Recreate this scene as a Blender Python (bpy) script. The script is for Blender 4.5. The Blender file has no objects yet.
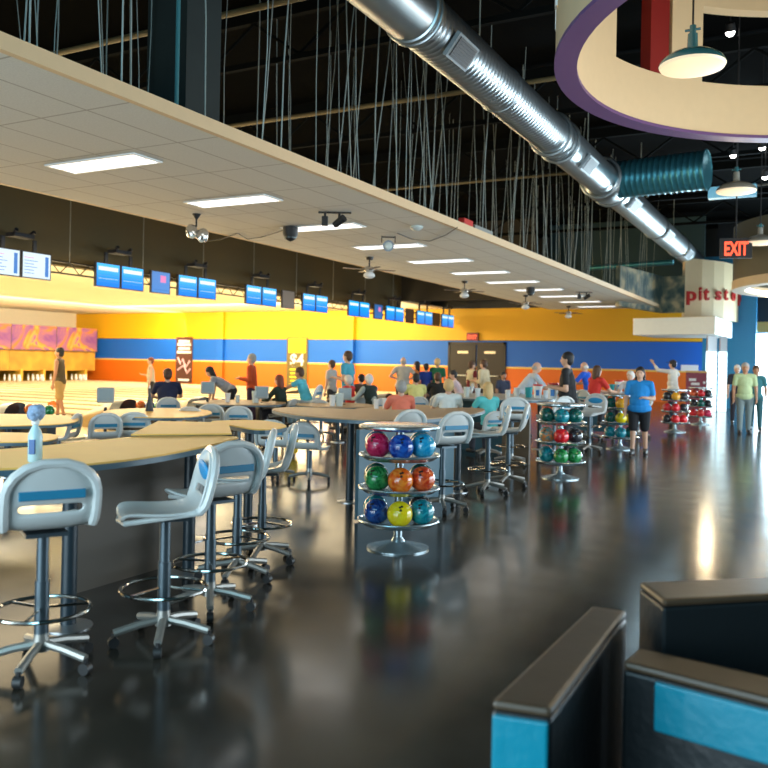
import bpy, math, random
from mathutils import Vector, Matrix
random.seed(7)
PI = math.pi
C = bpy.context.scene.collection
sc = bpy.context.scene
# ------------------------------------------------------------ camera, world, light
CAMH = 1.6; FPX = 820.0; YAW = math.radians(28); ROLL = .02
cd = bpy.data.cameras.new('camera'); cam = bpy.data.objects.new('camera', cd); C.objects.link(cam)
cd.sensor_width = 36; cd.lens = FPX / 768 * 36
cd.shift_y = -21.7 / 768
cd.clip_end = 200
cam.matrix_world = Matrix.Translation((0, 0, CAMH)) @ Matrix.Rotation(YAW, 4, 'Z') @ Matrix.Rotation(PI / 2, 4, 'X') @ Matrix.Rotation(ROLL, 4, 'Z')
cd.dof.use_dof = True; cd.dof.focus_distance = 7.5; cd.dof.aperture_fstop = 2.1
sc.camera = cam
w = bpy.data.worlds.new('world'); sc.world = w; w.use_nodes = True
w.node_tree.nodes['Background'].inputs[0].default_value = (.35, .5, .6, 1)
w.node_tree.nodes['Background'].inputs[1].default_value = .02
sc.view_settings.view_transform = 'Standard'; sc.view_settings.look = 'None'
sc.view_settings.gamma = 1; sc.view_settings.use_curve_mapping = False
sc.view_settings.exposure = 0.35

def area(name, loc, rot, sx, sy, col, power):
    l = bpy.data.lights.new(name, 'AREA'); l.shape = 'RECTANGLE'; l.size = sx; l.size_y = sy
    l.color = col; l.energy = power
    o = bpy.data.objects.new(name, l); o.location = loc; o.rotation_euler = rot; C.objects.link(o)
    return o
# warm floods over the lanes, plus unseen fill lamps
for yy in (13, 23, 33):
    area('lane_flood', (-22, yy, 4.3), (0, 0, 0), 5, 7, (1, .90, .66), 400)
    area('lane_flood', (-33, yy, 4.3), (0, math.radians(15), 0), 5, 7, (1, .92, .72), 640)
area('mask_flood', (-35.5, 29, 3.6), (0, math.radians(80), 0), 1.0, 22, (1, .93, .78), 620)
area('lane_ceiling_fill', (-19.5, 22, 3.0), (0, math.radians(150), 0), .8, 32, (1, .89, .62), 850)  # added unseen lamp, lifts the cream ceiling like bounce off the lanes
area('approach_flood', (-14.5, 20, 4.4), (0, 0, 0), 3, 24, (1, .80, .5), 560)
area('lane_bounce_fill', (-18.4, 18, 2.3), (0, math.radians(-98), 0), 1.2, 30, (1, .78, .44), 1000)  # added unseen lamp, stands in for glow thrown back from the lanes
area('side_wall_flood', (-28, 34, 4.1), (math.radians(62), 0, 0), 16, .6, (1, .88, .6), 900)
# daylight through the glazed end of the concourse, the side and the front doors, plus an added fill
area('daylight_end', (.2, 37.6, 1.7), (math.radians(-90), 0, 0), 4, 3, (.62, .86, 1), 1500)
area('daylight_side', (4.6, 16, 1.8), (0, math.radians(90), 0), 2.6, 18, (.72, .88, 1), 1100)
area('daylight_front', (-5.5, -4.4, 1.6), (math.radians(84), 0, 0), 9, 2.6, (.70, .89, 1), 720)
area('duct_cyan_fill', (-1.5, -4.6, 5.6), (math.radians(90), 0, 0), 10, 2.0, (.35, .78, 1), 300)  # no window here: lamp added to put cyan light on the duct
# the tracked spots inside the drum soffits
def point(name, loc, col, power, r=.1):
    l = bpy.data.lights.new(name, 'POINT'); l.color = col; l.energy = power; l.shadow_soft_size = r
    o = bpy.data.objects.new(name, l); o.location = loc; C.objects.link(o)
    return o
point('drum_glow', (.8, 9.0, 4.4), (1, .76, .42), 120, .4)
point('far_drum_glow', (1.2, 20, 3.3), (1, .8, .55), 90, .4)
point('sign_glow', (-3.0, 27.0, 3.9), (1, .8, .5), 80, .1)

# ------------------------------------------------------------ where a pixel column meets a depth
def spot(px, s, z=0.0):
    d = FPX / s; u = (px - 384) / FPX + .0004
    return Vector((d * (-math.sin(YAW) + u * math.cos(YAW)), d * (math.cos(YAW) + u * math.sin(YAW)), z))
# ------------------------------------------------------------ materials
MAT = {}
def mat(name, col, rough=.5, metal=0, emit=0, noise=0, nscale=8, coat=0, ecol=None, spec=.5, bump=0):
    if name in MAT: return MAT[name]
    m = bpy.data.materials.new(name); m.use_nodes = True; nt = m.node_tree; b = nt.nodes['Principled BSDF']
    b.inputs['Base Color'].default_value = (*col, 1); b.inputs['Roughness'].default_value = rough
    b.inputs['Metallic'].default_value = metal; b.inputs['Specular IOR Level'].default_value = spec
    if coat: b.inputs['Coat Weight'].default_value = coat
    if emit:
        b.inputs['Emission Color'].default_value = (*(ecol or col), 1); b.inputs['Emission Strength'].default_value = emit
    tc = nt.nodes.new('ShaderNodeTexCoord'); n = nt.nodes.new('ShaderNodeTexNoise'); n.inputs['Scale'].default_value = nscale
    nt.links.new(tc.outputs['Object'], n.inputs['Vector'])
    k = noise or .04
    mx = nt.nodes.new('ShaderNodeMix'); mx.data_type = 'RGBA'
    mx.inputs[6].default_value = (*[max(0, c * (1 - k)) for c in col], 1); mx.inputs[7].default_value = (*[min(1, c * (1 + k)) for c in col], 1)
    nt.links.new(n.outputs['Fac'], mx.inputs[0]); nt.links.new(mx.outputs[2], b.inputs['Base Color'])
    if bump:
        bp = nt.nodes.new('ShaderNodeBump'); bp.inputs['Strength'].default_value = bump; bp.inputs['Distance'].default_value = .01
        nt.links.new(n.outputs['Fac'], bp.inputs['Height']); nt.links.new(bp.outputs['Normal'], b.inputs['Normal'])
    MAT[name] = m; return m
def nodes(m): return m.node_tree.nodes, m.node_tree.links, m.node_tree.nodes['Principled BSDF']
def mathn(nt, op, a, b=None):
    n = nt.nodes.new('ShaderNodeMath'); n.operation = op
    for i, v in enumerate((a, b)):
        if v is None: continue
        if isinstance(v, (int, float)): n.inputs[i].default_value = v
        else: nt.links.new(v, n.inputs[i])
    return n.outputs[0]
def ramp_mat(name, axis, stops, rough=.5, scale=1.0, emit=0):
    """colour bands across one object axis, stops = [(pos, col)...] constant steps, pos in metres / scale"""
    m = bpy.data.materials.new(name); m.use_nodes = True; nt = m.node_tree; b = nt.nodes['Principled BSDF']
    tc = nt.nodes.new('ShaderNodeTexCoord'); sp = nt.nodes.new('ShaderNodeSeparateXYZ'); nt.links.new(tc.outputs['Object'], sp.inputs[0])
    v = mathn(nt, 'DIVIDE', sp.outputs[axis], scale)
    r = nt.nodes.new('ShaderNodeValToRGB'); r.color_ramp.interpolation = 'CONSTANT'
    e = r.color_ramp.elements
    while len(e) < len(stops): e.new(.5)
    for i, (p, c) in enumerate(stops): e[i].position = p / scale; e[i].color = (*c, 1)
    nt.links.new(v, r.inputs[0]); nt.links.new(r.outputs[0], b.inputs['Base Color']); b.inputs['Roughness'].default_value = rough
    if emit:
        nt.links.new(r.outputs[0], b.inputs['Emission Color']); b.inputs['Emission Strength'].default_value = emit
    return m
def swirl(name, c1, c2, scale=9, rough=.08):
    m = bpy.data.materials.new(name); m.use_nodes = True; nt = m.node_tree; b = nt.nodes['Principled BSDF']
    tc = nt.nodes.new('ShaderNodeTexCoord'); n = nt.nodes.new('ShaderNodeTexNoise'); n.inputs['Scale'].default_value = scale
    n.inputs['Distortion'].default_value = 2.5; n.inputs['Detail'].default_value = 3
    nt.links.new(tc.outputs['Object'], n.inputs['Vector'])
    r = nt.nodes.new('ShaderNodeValToRGB'); r.color_ramp.elements[0].position = .4; r.color_ramp.elements[1].position = .62
    r.color_ramp.elements[0].color = (*c1, 1); r.color_ramp.elements[1].color = (*c2, 1)
    nt.links.new(n.outputs['Fac'], r.inputs[0]); nt.links.new(r.outputs[0], b.inputs['Base Color'])
    b.inputs['Roughness'].default_value = rough; b.inputs['Coat Weight'].default_value = .6
    return m
# ------------------------------------------------------------ mesh builder
class MB:
    def __init__(s): s.v = []; s.f = []
    def add(s, vs, fs, M=None):
        o = len(s.v)
        s.v += [tuple(M @ Vector(v)) if M else tuple(v) for v in vs]
        s.f += [tuple(i + o for i in f) for f in fs]; return s
    def box(s, c, d, rz=0, M=None):
        x, y, z = d[0] / 2, d[1] / 2, d[2] / 2
        vs = [(sx * x, sy * y, sz * z) for sz in (-1, 1) for sy in (-1, 1) for sx in (-1, 1)]
        T = Matrix.Translation(c) @ Matrix.Rotation(rz, 4, 'Z')
        if M: T = M @ T
        return s.add(vs, [(0, 2, 3, 1), (4, 5, 7, 6), (0, 1, 5, 4), (2, 6, 7, 3), (0, 4, 6, 2), (1, 3, 7, 5)], T)
    def span(s, a, b): # axis-aligned box between two corners
        return s.box([(a[i] + b[i]) / 2 for i in range(3)], [abs(b[i] - a[i]) for i in range(3)])
    def cyl(s, p, q, r0, r1=None, n=12, caps=True):
        p = Vector(p); q = Vector(q); r1 = r0 if r1 is None else r1
        d = (q - p); L = d.length
        if L < 1e-6: return s
        R = d.to_track_quat('Z', 'Y').to_matrix()
        vs = []
        for z, r, c in ((0, r0, p), (1, r1, q)):
            for i in range(n):
                a = 2 * PI * i / n; vs.append(c + R @ Vector((math.cos(a) * r, math.sin(a) * r, 0)))
        fs = [(i, (i + 1) % n, n + (i + 1) % n, n + i) for i in range(n)]
        if caps: fs += [tuple(range(n - 1, -1, -1)), tuple(range(n, 2 * n))]
        return s.add(vs, fs)
    def ball(s, c, r, M=None, n=12):
        if isinstance(r, (int, float)): r = (r, r, r)
        c = Vector(c); rows = max(4, n // 2 + 2)
        vs = [Vector((0, 0, -r[2]))]
        for j in range(1, rows):
            t = -PI / 2 + PI * j / rows
            for i in range(n):
                a = 2 * PI * i / n; vs.append(Vector((math.cos(a) * math.cos(t) * r[0], math.sin(a) * math.cos(t) * r[1], math.sin(t) * r[2])))
        vs.append(Vector((0, 0, r[2])))
        fs = [(0, 1 + (i + 1) % n, 1 + i) for i in range(n)]
        for j in range(rows - 2):
            for i in range(n):
                a = 1 + j * n; fs.append((a + i, a + (i + 1) % n, a + n + (i + 1) % n, a + n + i))
        a = 1 + (rows - 2) * n; T = len(vs) - 1
        fs += [(a + i, a + (i + 1) % n, T) for i in range(n)]
        if M: vs = [M @ v for v in vs]
        return s.add([v + c for v in vs], fs)
    def cap(s, p, q, r0, r1=None, n=10): # capsule
        r1 = r0 if r1 is None else r1
        s.cyl(p, q, r0, r1, n); s.ball(p, r0, n=n); s.ball(q, r1, n=n); return s
    def lathe(s, prof, n=24, c=(0, 0, 0), M=None):
        vs = []; c = Vector(c)
        for r, z in prof:
            for i in range(n):
                a = 2 * PI * i / n; v = Vector((math.cos(a) * r, math.sin(a) * r, z))
                vs.append((M @ v if M else v) + c)
        fs = []
        for j in range(len(prof) - 1):
            for i in range(n):
                fs.append((j * n + i, j * n + (i + 1) % n, (j + 1) * n + (i + 1) % n, (j + 1) * n + i))
        fs += [tuple(range(n - 1, -1, -1)), tuple((len(prof) - 1) * n + i for i in range(n))]
        return s.add(vs, fs)
    def torus(s, c, R, r, n=32, m=8, M=None):
        vs = []; c = Vector(c)
        for i in range(n):
            a = 2 * PI * i / n
            for j in range(m):
                b = 2 * PI * j / m; v = Vector(((R + r * math.cos(b)) * math.cos(a), (R + r * math.cos(b)) * math.sin(a), r * math.sin(b)))
                vs.append((M @ v if M else v) + c)
        fs = [(i * m + j, ((i + 1) % n) * m + j, ((i + 1) % n) * m + (j + 1) % m, i * m + (j + 1) % m) for i in range(n) for j in range(m)]
        return s.add(vs, fs)
    def prism(s, poly, z0, z1):
        n = len(poly)
        return s.add([(x, y, z0) for x, y in poly] + [(x, y, z1) for x, y in poly],
                     [tuple(range(n - 1, -1, -1)), tuple(range(n, 2 * n))] + [(i, (i + 1) % n, n + (i + 1) % n, n + i) for i in range(n)])
    def tube(s, path, r, n=8):
        path = [Vector(p) for p in path]; vs = []; k = len(path)
        up = Vector((0, 0, 1)); prev = None
        for i, p in enumerate(path):
            t = (path[min(i + 1, k - 1)] - path[max(i - 1, 0)]).normalized()
            if prev is None:
                a = t.cross(up) if abs(t.z) < .95 else t.cross(Vector((1, 0, 0)))
            else: a = prev - t * prev.dot(t)
            a.normalize(); b = t.cross(a); prev = a
            for j in range(n):
                g = 2 * PI * j / n; vs.append(p + a * math.cos(g) * r + b * math.sin(g) * r)
        fs = [(i * n + j, i * n + (j + 1) % n, (i + 1) * n + (j + 1) % n, (i + 1) * n + j) for i in range(k - 1) for j in range(n)]
        fs += [tuple(range(n - 1, -1, -1)), tuple((k - 1) * n + j for j in range(n))]
        return s.add(vs, fs)
    def build(s, name, m, parent=None, smooth=False, bevel=0, loc=None, rz=0, voxel=0, label=None, sit=2):
        me = bpy.data.meshes.new(name); me.from_pydata(s.v, [], s.f); me.validate(); me.update()
        if smooth:
            me.polygons.foreach_set('use_smooth', [True] * len(me.polygons))
            if not voxel: me.set_sharp_from_angle(angle=math.radians(42))
        me.materials.append(m)
        o = bpy.data.objects.new(name, me); C.objects.link(o)
        if parent: o.parent = parent
        if loc: o.location = loc
        o.rotation_euler.z = rz
        if bevel:
            b = o.modifiers.new('b', 'BEVEL'); b.width = bevel; b.segments = 2; b.limit_method = 'ANGLE'
        if voxel:
            b = o.modifiers.new('r', 'REMESH'); b.mode = 'VOXEL'; b.voxel_size = voxel; b.use_smooth_shade = True
            b = o.modifiers.new('s', 'SMOOTH'); b.iterations = sit; b.factor = .5
        if label: o['label'] = label
        return o
def thing(name, label, cat, loc=(0, 0, 0), rz=0, group=None):
    o = bpy.data.objects.new(name, None); C.objects.link(o); o.empty_display_size = .1
    o.location = loc; o.rotation_euler.z = rz; o['label'] = label; o['category'] = cat
    if group: o['group'] = group
    return o
def tag(o, label, cat, group=None, kind=None):
    o['label'] = label; o['category'] = cat
    if group: o['group'] = group
    if kind: o['kind'] = kind
    return o
def struct(name, mb, m, label=None, cat=None, **k):
    o = mb.build(name, m, **k); o['kind'] = 'structure'
    if label: o['label'] = label; o['category'] = cat or name.split('_')[0]
    return o
def dup(root, loc, rz, label, group=None):
    r = root.copy(); C.objects.link(r); r.location = loc; r.rotation_euler.z = rz; r['label'] = label
    if group: r['group'] = group
    for ch in list(root.children):
        c = ch.copy(); C.objects.link(c); c.parent = r
        for g in list(ch.children):
            d = g.copy(); C.objects.link(d); d.parent = c
    return r
def text(s, size, depth, m, name, parent=None, M=None, bold=.0, w=0, h=0):
    cu = bpy.data.curves.new('t', 'FONT'); cu.body = s; cu.size = size; cu.extrude = depth; cu.align_x = 'CENTER'; cu.offset = bold
    o = bpy.data.objects.new('t', cu); C.objects.link(o)
    dg = bpy.context.evaluated_depsgraph_get(); me = bpy.data.meshes.new_from_object(o.evaluated_get(dg))
    bpy.data.objects.remove(o); me.materials.clear(); me.materials.append(m)
    if w or h:
        xs = [v.co.x for v in me.vertices]; ys = [v.co.y for v in me.vertices]
        for v in me.vertices:
            if w: v.co.x *= w / (max(xs) - min(xs))
            if h: v.co.y *= h / (max(ys) - min(ys))
    q = bpy.data.objects.new(name, me); C.objects.link(q)
    if parent: q.parent = parent
    if M: q.matrix_local = M
    return q
def FR(right, up, loc): # frame for text/screens: local x=right, y=up, z=outward
    r = Vector(right).normalized(); u = Vector(up).normalized(); n = r.cross(u)
    M = Matrix.Identity(4)
    for i in range(3): M[i][0] = r[i]; M[i][1] = u[i]; M[i][2] = n[i]; M[i][3] = loc[i]
    return M
ORD = ['nearest', 'second nearest', 'third nearest', 'fourth nearest', 'fifth nearest', 'sixth nearest', 'seventh nearest', 'eighth nearest', 'ninth nearest', 'tenth nearest', 'eleventh nearest', 'twelfth nearest']
# ============================================================ SETTING
# floor: dark polished concrete with saw-cut joints
fm = bpy.data.materials.new('polished_concrete'); fm.use_nodes = True; nt = fm.node_tree; b = nt.nodes['Principled BSDF']
tc = nt.nodes.new('ShaderNodeTexCoord'); n1 = nt.nodes.new('ShaderNodeTexNoise'); n1.inputs['Scale'].default_value = .9; n1.inputs['Detail'].default_value = 6
nt.links.new(tc.outputs['Object'], n1.inputs['Vector'])
r1 = nt.nodes.new('ShaderNodeValToRGB'); r1.color_ramp.elements[0].position = .35; r1.color_ramp.elements[1].position = .7
r1.color_ramp.elements[0].color = (.016, .013, .010, 1); r1.color_ramp.elements[1].color = (.055, .05, .038, 1)
nt.links.new(n1.outputs['Fac'], r1.inputs[0])
sp = nt.nodes.new('ShaderNodeSeparateXYZ'); nt.links.new(tc.outputs['Object'], sp.inputs[0])
jx = mathn(nt, 'LESS_THAN', mathn(nt, 'ABSOLUTE', mathn(nt, 'ADD', sp.outputs[0], .95)), .008)
jy = mathn(nt, 'LESS_THAN', mathn(nt, 'MODULO', mathn(nt, 'ADD', sp.outputs[1], 100.0), 5.5), .014)
jj = mathn(nt, 'MAXIMUM', jx, jy)
mx = nt.nodes.new('ShaderNodeMix'); mx.data_type = 'RGBA'; nt.links.new(jj, mx.inputs[0]); nt.links.new(r1.outputs[0], mx.inputs[6]); mx.inputs[7].default_value = (.006, .006, .006, 1)
nt.links.new(mx.outputs[2], b.inputs['Base Color'])
n2 = nt.nodes.new('ShaderNodeTexNoise'); n2.inputs['Scale'].default_value = 3; n2.inputs['Detail'].default_value = 5; nt.links.new(tc.outputs['Object'], n2.inputs['Vector'])
mr = nt.nodes.new('ShaderNodeMapRange'); mr.inputs[3].default_value = .11; mr.inputs[4].default_value = .22; nt.links.new(n2.outputs['Fac'], mr.inputs[0]); nt.links.new(mr.outputs[0], b.inputs['Roughness'])
b.inputs['Specular IOR Level'].default_value = .6
bp = nt.nodes.new('ShaderNodeBump'); bp.inputs['Strength'].default_value = .03; bp.inputs['Distance'].default_value = .02
nt.links.new(n2.outputs['Fac'], bp.inputs['Height']); nt.links.new(bp.outputs['Normal'], b.inputs['Normal'])
struct('floor', MB().span((-45.5, -5, -.1), (5, 41, 0)), fm)
# wooden approach in front of the lanes
wood = mat('maple_wood', (.78, .66, .42), .22, noise=.15, nscale=3)
struct('trim_1', MB().span((-17.25, 6, .001), (-12.6, 40, .03)), wood)
dark = mat('ceiling_black', (.002, .0023, .0023), .95, spec=.02)
struct('ceiling', MB().span((-45.5, -5, 8.0), (5, 41, 8.2)), dark)
# far side wall with painted bands
bands = ramp_mat('painted_bands', 2, [(0, (.80, .15, .003)), (1.40, (.85, .55, .12)), (1.47, (.003, .125, .58)), (2.80, (.04, .04, .03)), (2.83, (.86, .43, .002)), (4.5, (.02, .02, .016))], .55, 8)
struct('wall_back', MB().span((-45.5, 40, 0), (-4.0, 40.3, 8)), bands)
struct('trim_2', MB().span((-32.9, 39.8, 0), (-32.4, 40, 4.5)), bands)
struct('trim_3', MB().span((-23.6, 39.7, 0), (-23.1, 40, 4.5)), bands)
navy = mat('dark_teal_paint', (.015, .04, .05), .7)
blackm = mat('flat_black', (.012, .012, .012), .6)
struct('wall_left', MB().span((-45.6, -5, 0), (-45.4, 41, 8)), mat('cream_paint', (.8, .68, .45), .7))
struct('wall_front', MB().span((-45.5, -5.2, 0), (5, -5, 8)), navy)
struct('wall_right', MB().span((5, -5, 0), (5.2, 41, 8)), navy)
struct('trim_4', MB().span((-11.0, 36.6, 4.7), (-4.35, 36.8, 8.0)), mat('teal_panel', (.02, .06, .075), .6))            # teal upper panel above the pit stop
# blue end wall of the concourse
struct('wall_end', MB().span((-4.3, 36, 0), (-2.28, 36.2, 6.2)), mat('cyan_blue_paint', (.003, .22, .47), .45))
struct('trim_5', MB().span((-4.0, 38, 3.62), (5, 38.2, 8)), blackm)
struct('trim_6', MB().span((-3.2, 37.95, 3.18), (5, 38.15, 3.62)), mat('amber_paint', (.8, .36, .06), .5))
win = thing('window_1', 'tall bright glazed entrance wall at the end of the concourse', 'window', (1.2, 38, 0))
win['kind'] = 'structure'
glow = mat('daylight_pane', (1, 1, 1), .3, emit=5, ecol=(.80, .95, 1))
MB().span((-4.2, -.02, 0), (3.8, .02, 3.18)).build('pane', glow, win)
alu = mat('aluminium', (.6, .62, .63), .3, .9)
f = MB()
for x in (-3.0, 1, 2.5): f.span((x - .03, -.06, 0), (x + .03, -.021, 3.18))
f.span((-4.2, -.06, 3.12), (3.8, -.021, 3.18)); f.build('frame', alu, win)
# blade beside the entrance, holds the bright edge of the blue wall
# dark bulkhead hanging above the foul line
bulk = mat('olive_bulkhead', (.105, .075, .028), .8)
struct('wall_bulkhead', MB().span((-17.75, -3, 3.95), (-17.5, 34.5, 8)), bulk)
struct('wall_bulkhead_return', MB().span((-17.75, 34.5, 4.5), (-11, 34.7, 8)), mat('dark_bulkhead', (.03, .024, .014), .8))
# cream ceiling over the lanes
struct('ceiling_lanes', MB().span((-45.4, 2, 4.52), (-17.75, 40, 4.6)), mat('cream_ceiling', (.88, .82, .62), .6))
# dropped tile ceiling over the seating
cm = bpy.data.materials.new('ceiling_tile'); cm.use_nodes = True; nt = cm.node_tree; b = nt.nodes['Principled BSDF']
tc = nt.nodes.new('ShaderNodeTexCoord'); sp = nt.nodes.new('ShaderNodeSeparateXYZ'); nt.links.new(tc.outputs['Object'], sp.inputs[0])
gx = mathn(nt, 'LESS_THAN', mathn(nt, 'MODULO', mathn(nt, 'ADD', sp.outputs[0], 30.45), .61), .022)
gy = mathn(nt, 'LESS_THAN', mathn(nt, 'MODULO', mathn(nt, 'ADD', sp.outputs[1], 30), 1.22), .022)
g = mathn(nt, 'MAXIMUM', gx, gy)
n = nt.nodes.new('ShaderNodeTexNoise'); n.inputs['Scale'].default_value = 60; nt.links.new(tc.outputs['Object'], n.inputs['Vector'])
mx0 = nt.nodes.new('ShaderNodeMix'); mx0.data_type = 'RGBA'; mx0.inputs[6].default_value = (.60, .56, .48, 1); mx0.inputs[7].default_value = (.78, .74, .65, 1); nt.links.new(n.outputs['Fac'], mx0.inputs[0])
mx = nt.nodes.new('ShaderNodeMix'); mx.data_type = 'RGBA'; nt.links.new(g, mx.inputs[0]); nt.links.new(mx0.outputs[2], mx.inputs[6]); mx.inputs[7].default_value = (.46, .40, .32, 1)
nt.links.new(mx.outputs[2], b.inputs['Base Color']); b.inputs['Roughness'].default_value = .85
CZ = 3.88
struct('ceiling_dropped', MB().span((-9.65, -2, CZ), (-5.49, 32.5, CZ + .12)), cm)
tan = mat('tan_fascia', (.72, .50, .28), .6)
struct('trim_7', MB().span((-5.49, -2, CZ - .005), (-5.42, 32.5, CZ + .125)), tan)
struct('trim_8', MB().span((-9.72, -2, CZ - .005), (-9.65, 32.5, CZ + .13)), tan)
# ------------------------------------------------------------ recessed lights
lightm = mat('light_diffuser', (1, 1, 1), .4, emit=1.5, ecol=(.96, .97, 1))
frm = mat('white_metal', (.75, .76, .74), .4)
for i in range(11):
    y = 6.95 + i * 2.42
    t = thing('ceiling_light', 'long white recessed panel light in the tile ceiling, %s of the row' % ORD[i], 'ceiling light', (-7.5, y, CZ), 0, 'recessed lights in the dropped ceiling')
    f = MB()
    for a, bb in (((-.72, -.23), (.72, -.2)), ((-.72, .2), (.72, .23)), ((-.72, -.2), (-.69, .2)), ((.69, -.2), (.72, .2)), ((-.69, -.01), (.69, .01))):
        f.span((a[0], a[1], -.02), (bb[0], bb[1], -.001))
    f.build('frame', frm, t); MB().span((-.69, -.2, -.012), (.69, .2, -.002)).build('diffuser', lightm, t)
    if i < 11:
        area('panel_lamp', (-7.5, y, CZ - .06), (0, 0, 0), 1.3, .4, (1, .95, .86), 4)
# ============================================================ LANES
lanem = mat('lane_wood', (.84, .72, .44), .3, noise=.12, nscale=2, spec=.3)
gut = mat('gutter_dark', (.07, .045, .02), .6, spec=.1)
cap = mat('cap_wood', (.34, .22, .09), .5)
for i in range(19):
    y = 8.1 + i * 1.65
    t = thing('bowling_lane', 'pale maple bowling lane running to the pins beside its dark gutters', 'bowling lane', (-29.2, y, 0), 0, 'bowling lanes side by side')
    MB().span((-13.6, -.53, .0), (11.8, .53, .05)).build('lane_bed', lanem, t)
    g1 = MB().span((-13.6, .53, 0), (11.8, .75, .012)); g1.build('gutter', gut, t)
    g2 = MB().span((-13.6, -.75, 0), (11.8, -.53, .012)); g2.build('gutter', gut, t)
    MB().span((-13.6, .75, 0), (11.8, .90, .05)).build('division_cap', cap, t)
# pin end: masking panels, pits and pins
mm = bpy.data.materials.new('mural'); mm.use_nodes = True; nt = mm.node_tree; b = nt.nodes['Principled BSDF']
tc = nt.nodes.new('ShaderNodeTexCoord'); n = nt.nodes.new('ShaderNodeTexNoise'); n.inputs['Scale'].default_value = .55; n.inputs['Distortion'].default_value = 1.8; n.inputs['Detail'].default_value = 4
nt.links.new(tc.outputs['Object'], n.inputs['Vector'])
r = nt.nodes.new('ShaderNodeValToRGB'); e = r.color_ramp.elements
cols = [(.3, (.10, .05, .26)), (.40, (.26, .08, .26)), (.50, (.38, .14, .22)), (.57, (.62, .20, .03)), (.64, (.75, .38, .05)), (.72, (.30, .09, .26))]
while len(e) < len(cols): e.new(.5)
for i, (p, c) in enumerate(cols): e[i].position = p; e[i].color = (*c, 1)
nt.links.new(n.outputs['Fac'], r.inputs[0]); nt.links.new(r.outputs[0], b.inputs['Base Color']); b.inputs['Roughness'].default_value = .6
mm2 = mat('flame_mural', (.60, .30, .03), .6, noise=.6, nscale=1.1)
maskframe = mat('mask_frame', (.12, .08, .05), .6)
K = [0]
for i in range(4):
    y0 = 28.15 + i * 3.3 - 1.65 - .2
    y1 = min(y0 + 3.28, 39.6)
    if y1 - y0 < 1: break
    t = thing('masking_unit', 'purple and orange mural masking panel above the pins, %s' % ['at the left edge of view', 'second from the left', 'third from the left', 'against the banded wall'][i], 'masking panel', (-42.8, y0, 0), 0, 'masking units over the pin decks')
    MB().span((-.1, 0, 1.95), (.02, y1 - y0, 3.45)).build('upper_panel', mm, t)
    MB().span((-.3, 0, .66), (-.15, y1 - y0, 1.95)).build('lower_panel', mm2, t)
    MB().span((-.12, 0, 1.90), (.05, y1 - y0, 1.95)).span((-.1, y1 - y0 - .03, 1.95), (.03, y1 - y0, 3.45)).build('rail', maskframe, t)
pitm = mat('pit_dark', (.05, .012, .02), .7)
pinw = mat('pin_white', (.9, .9, .88), .2)
divm = mat('division_yellow', (.75, .42, .04), .5)
pinprof = [(.028, 0), (.058, .11), (.06, .13), (.045, .2), (.024, .255), (.024, .29), (.033, .33), (.03, .36), (.012, .38)]
band_r = mat('pin_stripe', (.7, .02, .02), .4)
pin = thing('pin_rack', '', 'pins')
mb = MB(); st = MB()
pp = MB()
for row in range(4):
    for k in range(row + 1):
        cx, cy = -row * .264, (k - row / 2) * .305
        pp.lathe([(r_, z_ + .05) for r_, z_ in pinprof], 10, (cx, cy, 0))
pinmesh = None
for i in range(9):
    y = 8.1 + (i + 11) * 1.65
    if y > 39.0: break
    t = thing('pinsetter', 'dark pin pit with yellow division post and white pins, %s from the left' % ['first', 'second', 'third', 'fourth', 'fifth', 'sixth', 'seventh', 'eighth', 'ninth'][i], 'pinsetter', (-42.8, y, 0), 0, 'pin pits at the lane ends')
    MB().span((-2.0, -.75, 0), (-1.9, .75, .75)).span((-1.9, -.75, .70), (-.3, .75, .75)).build('pit', pitm, t)
    MB().span((-1.9, .72, 0), (.0, .9, .75)).build('division', divm, t)
    for row in range(4):
        for k in range(row + 1):
            if pinmesh is None:
                p = MB().lathe(pinprof, 12).build('bowling_pin', pinw, None, True); pinmesh = p.data
            else:
                p = bpy.data.objects.new('bowling_pin', pinmesh); C.objects.link(p)
            p.location = (-41.9 - row * .264 , y + (k - row / 2) * .305, .05)
            tag(p, 'white bowling pin standing at the far end of a lane', 'bowling pin', 'bowling pins on the pin decks')
bpy.data.objects.remove(pin)
# ============================================================ hanging lane monitors
casem = mat('monitor_black', (.015, .015, .02), .4)
def screenmat(name, cols, e):
    return ramp_mat(name, 1, cols, .3, 1, emit=e)
blue = bpy.data.materials.new('screen_blue'); blue.use_nodes = True; nt = blue.node_tree; b = nt.nodes['Principled BSDF']
tc = nt.nodes.new('ShaderNodeTexCoord'); sp = nt.nodes.new('ShaderNodeSeparateXYZ'); nt.links.new(tc.outputs['Object'], sp.inputs[0])
mr = nt.nodes.new('ShaderNodeMapRange'); mr.inputs[1].default_value = -.33; mr.inputs[2].default_value = .33; nt.links.new(sp.outputs[2], mr.inputs[0])
r = nt.nodes.new('ShaderNodeValToRGB'); r.color_ramp.elements[0].color = (.0, .14, .75, 1); r.color_ramp.elements[1].color = (.0, .42, .95, 1)
nt.links.new(mr.outputs[0], r.inputs[0]); nt.links.new(r.outputs[0], b.inputs['Emission Color']); b.inputs['Emission Strength'].default_value = 1.1; b.inputs['Base Color'].default_value = (0, .02, .08, 1); b.inputs['Roughness'].default_value = .2
whites = mat('screen_white', (.1, .1, .1), .3, emit=.9, ecol=(.62, .80, .95))
barw = mat('screen_bar', (.1, .1, .1), .3, emit=.95, ecol=(.72, .86, 1))
barb = mat('screen_text_blue', (.02, .08, .3), .3, emit=.5, ecol=(.02, .22, .65))
barp = mat('screen_text_pink', (.3, .05, .2), .3, emit=.6, ecol=(.75, .25, .55))
MZ = 3.79; MX = -16.95
pairs = [13.25, 16.42, 19.57, 22.85, 26.25, 29.6, 32.85, 36.0, 38.8]
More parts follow.
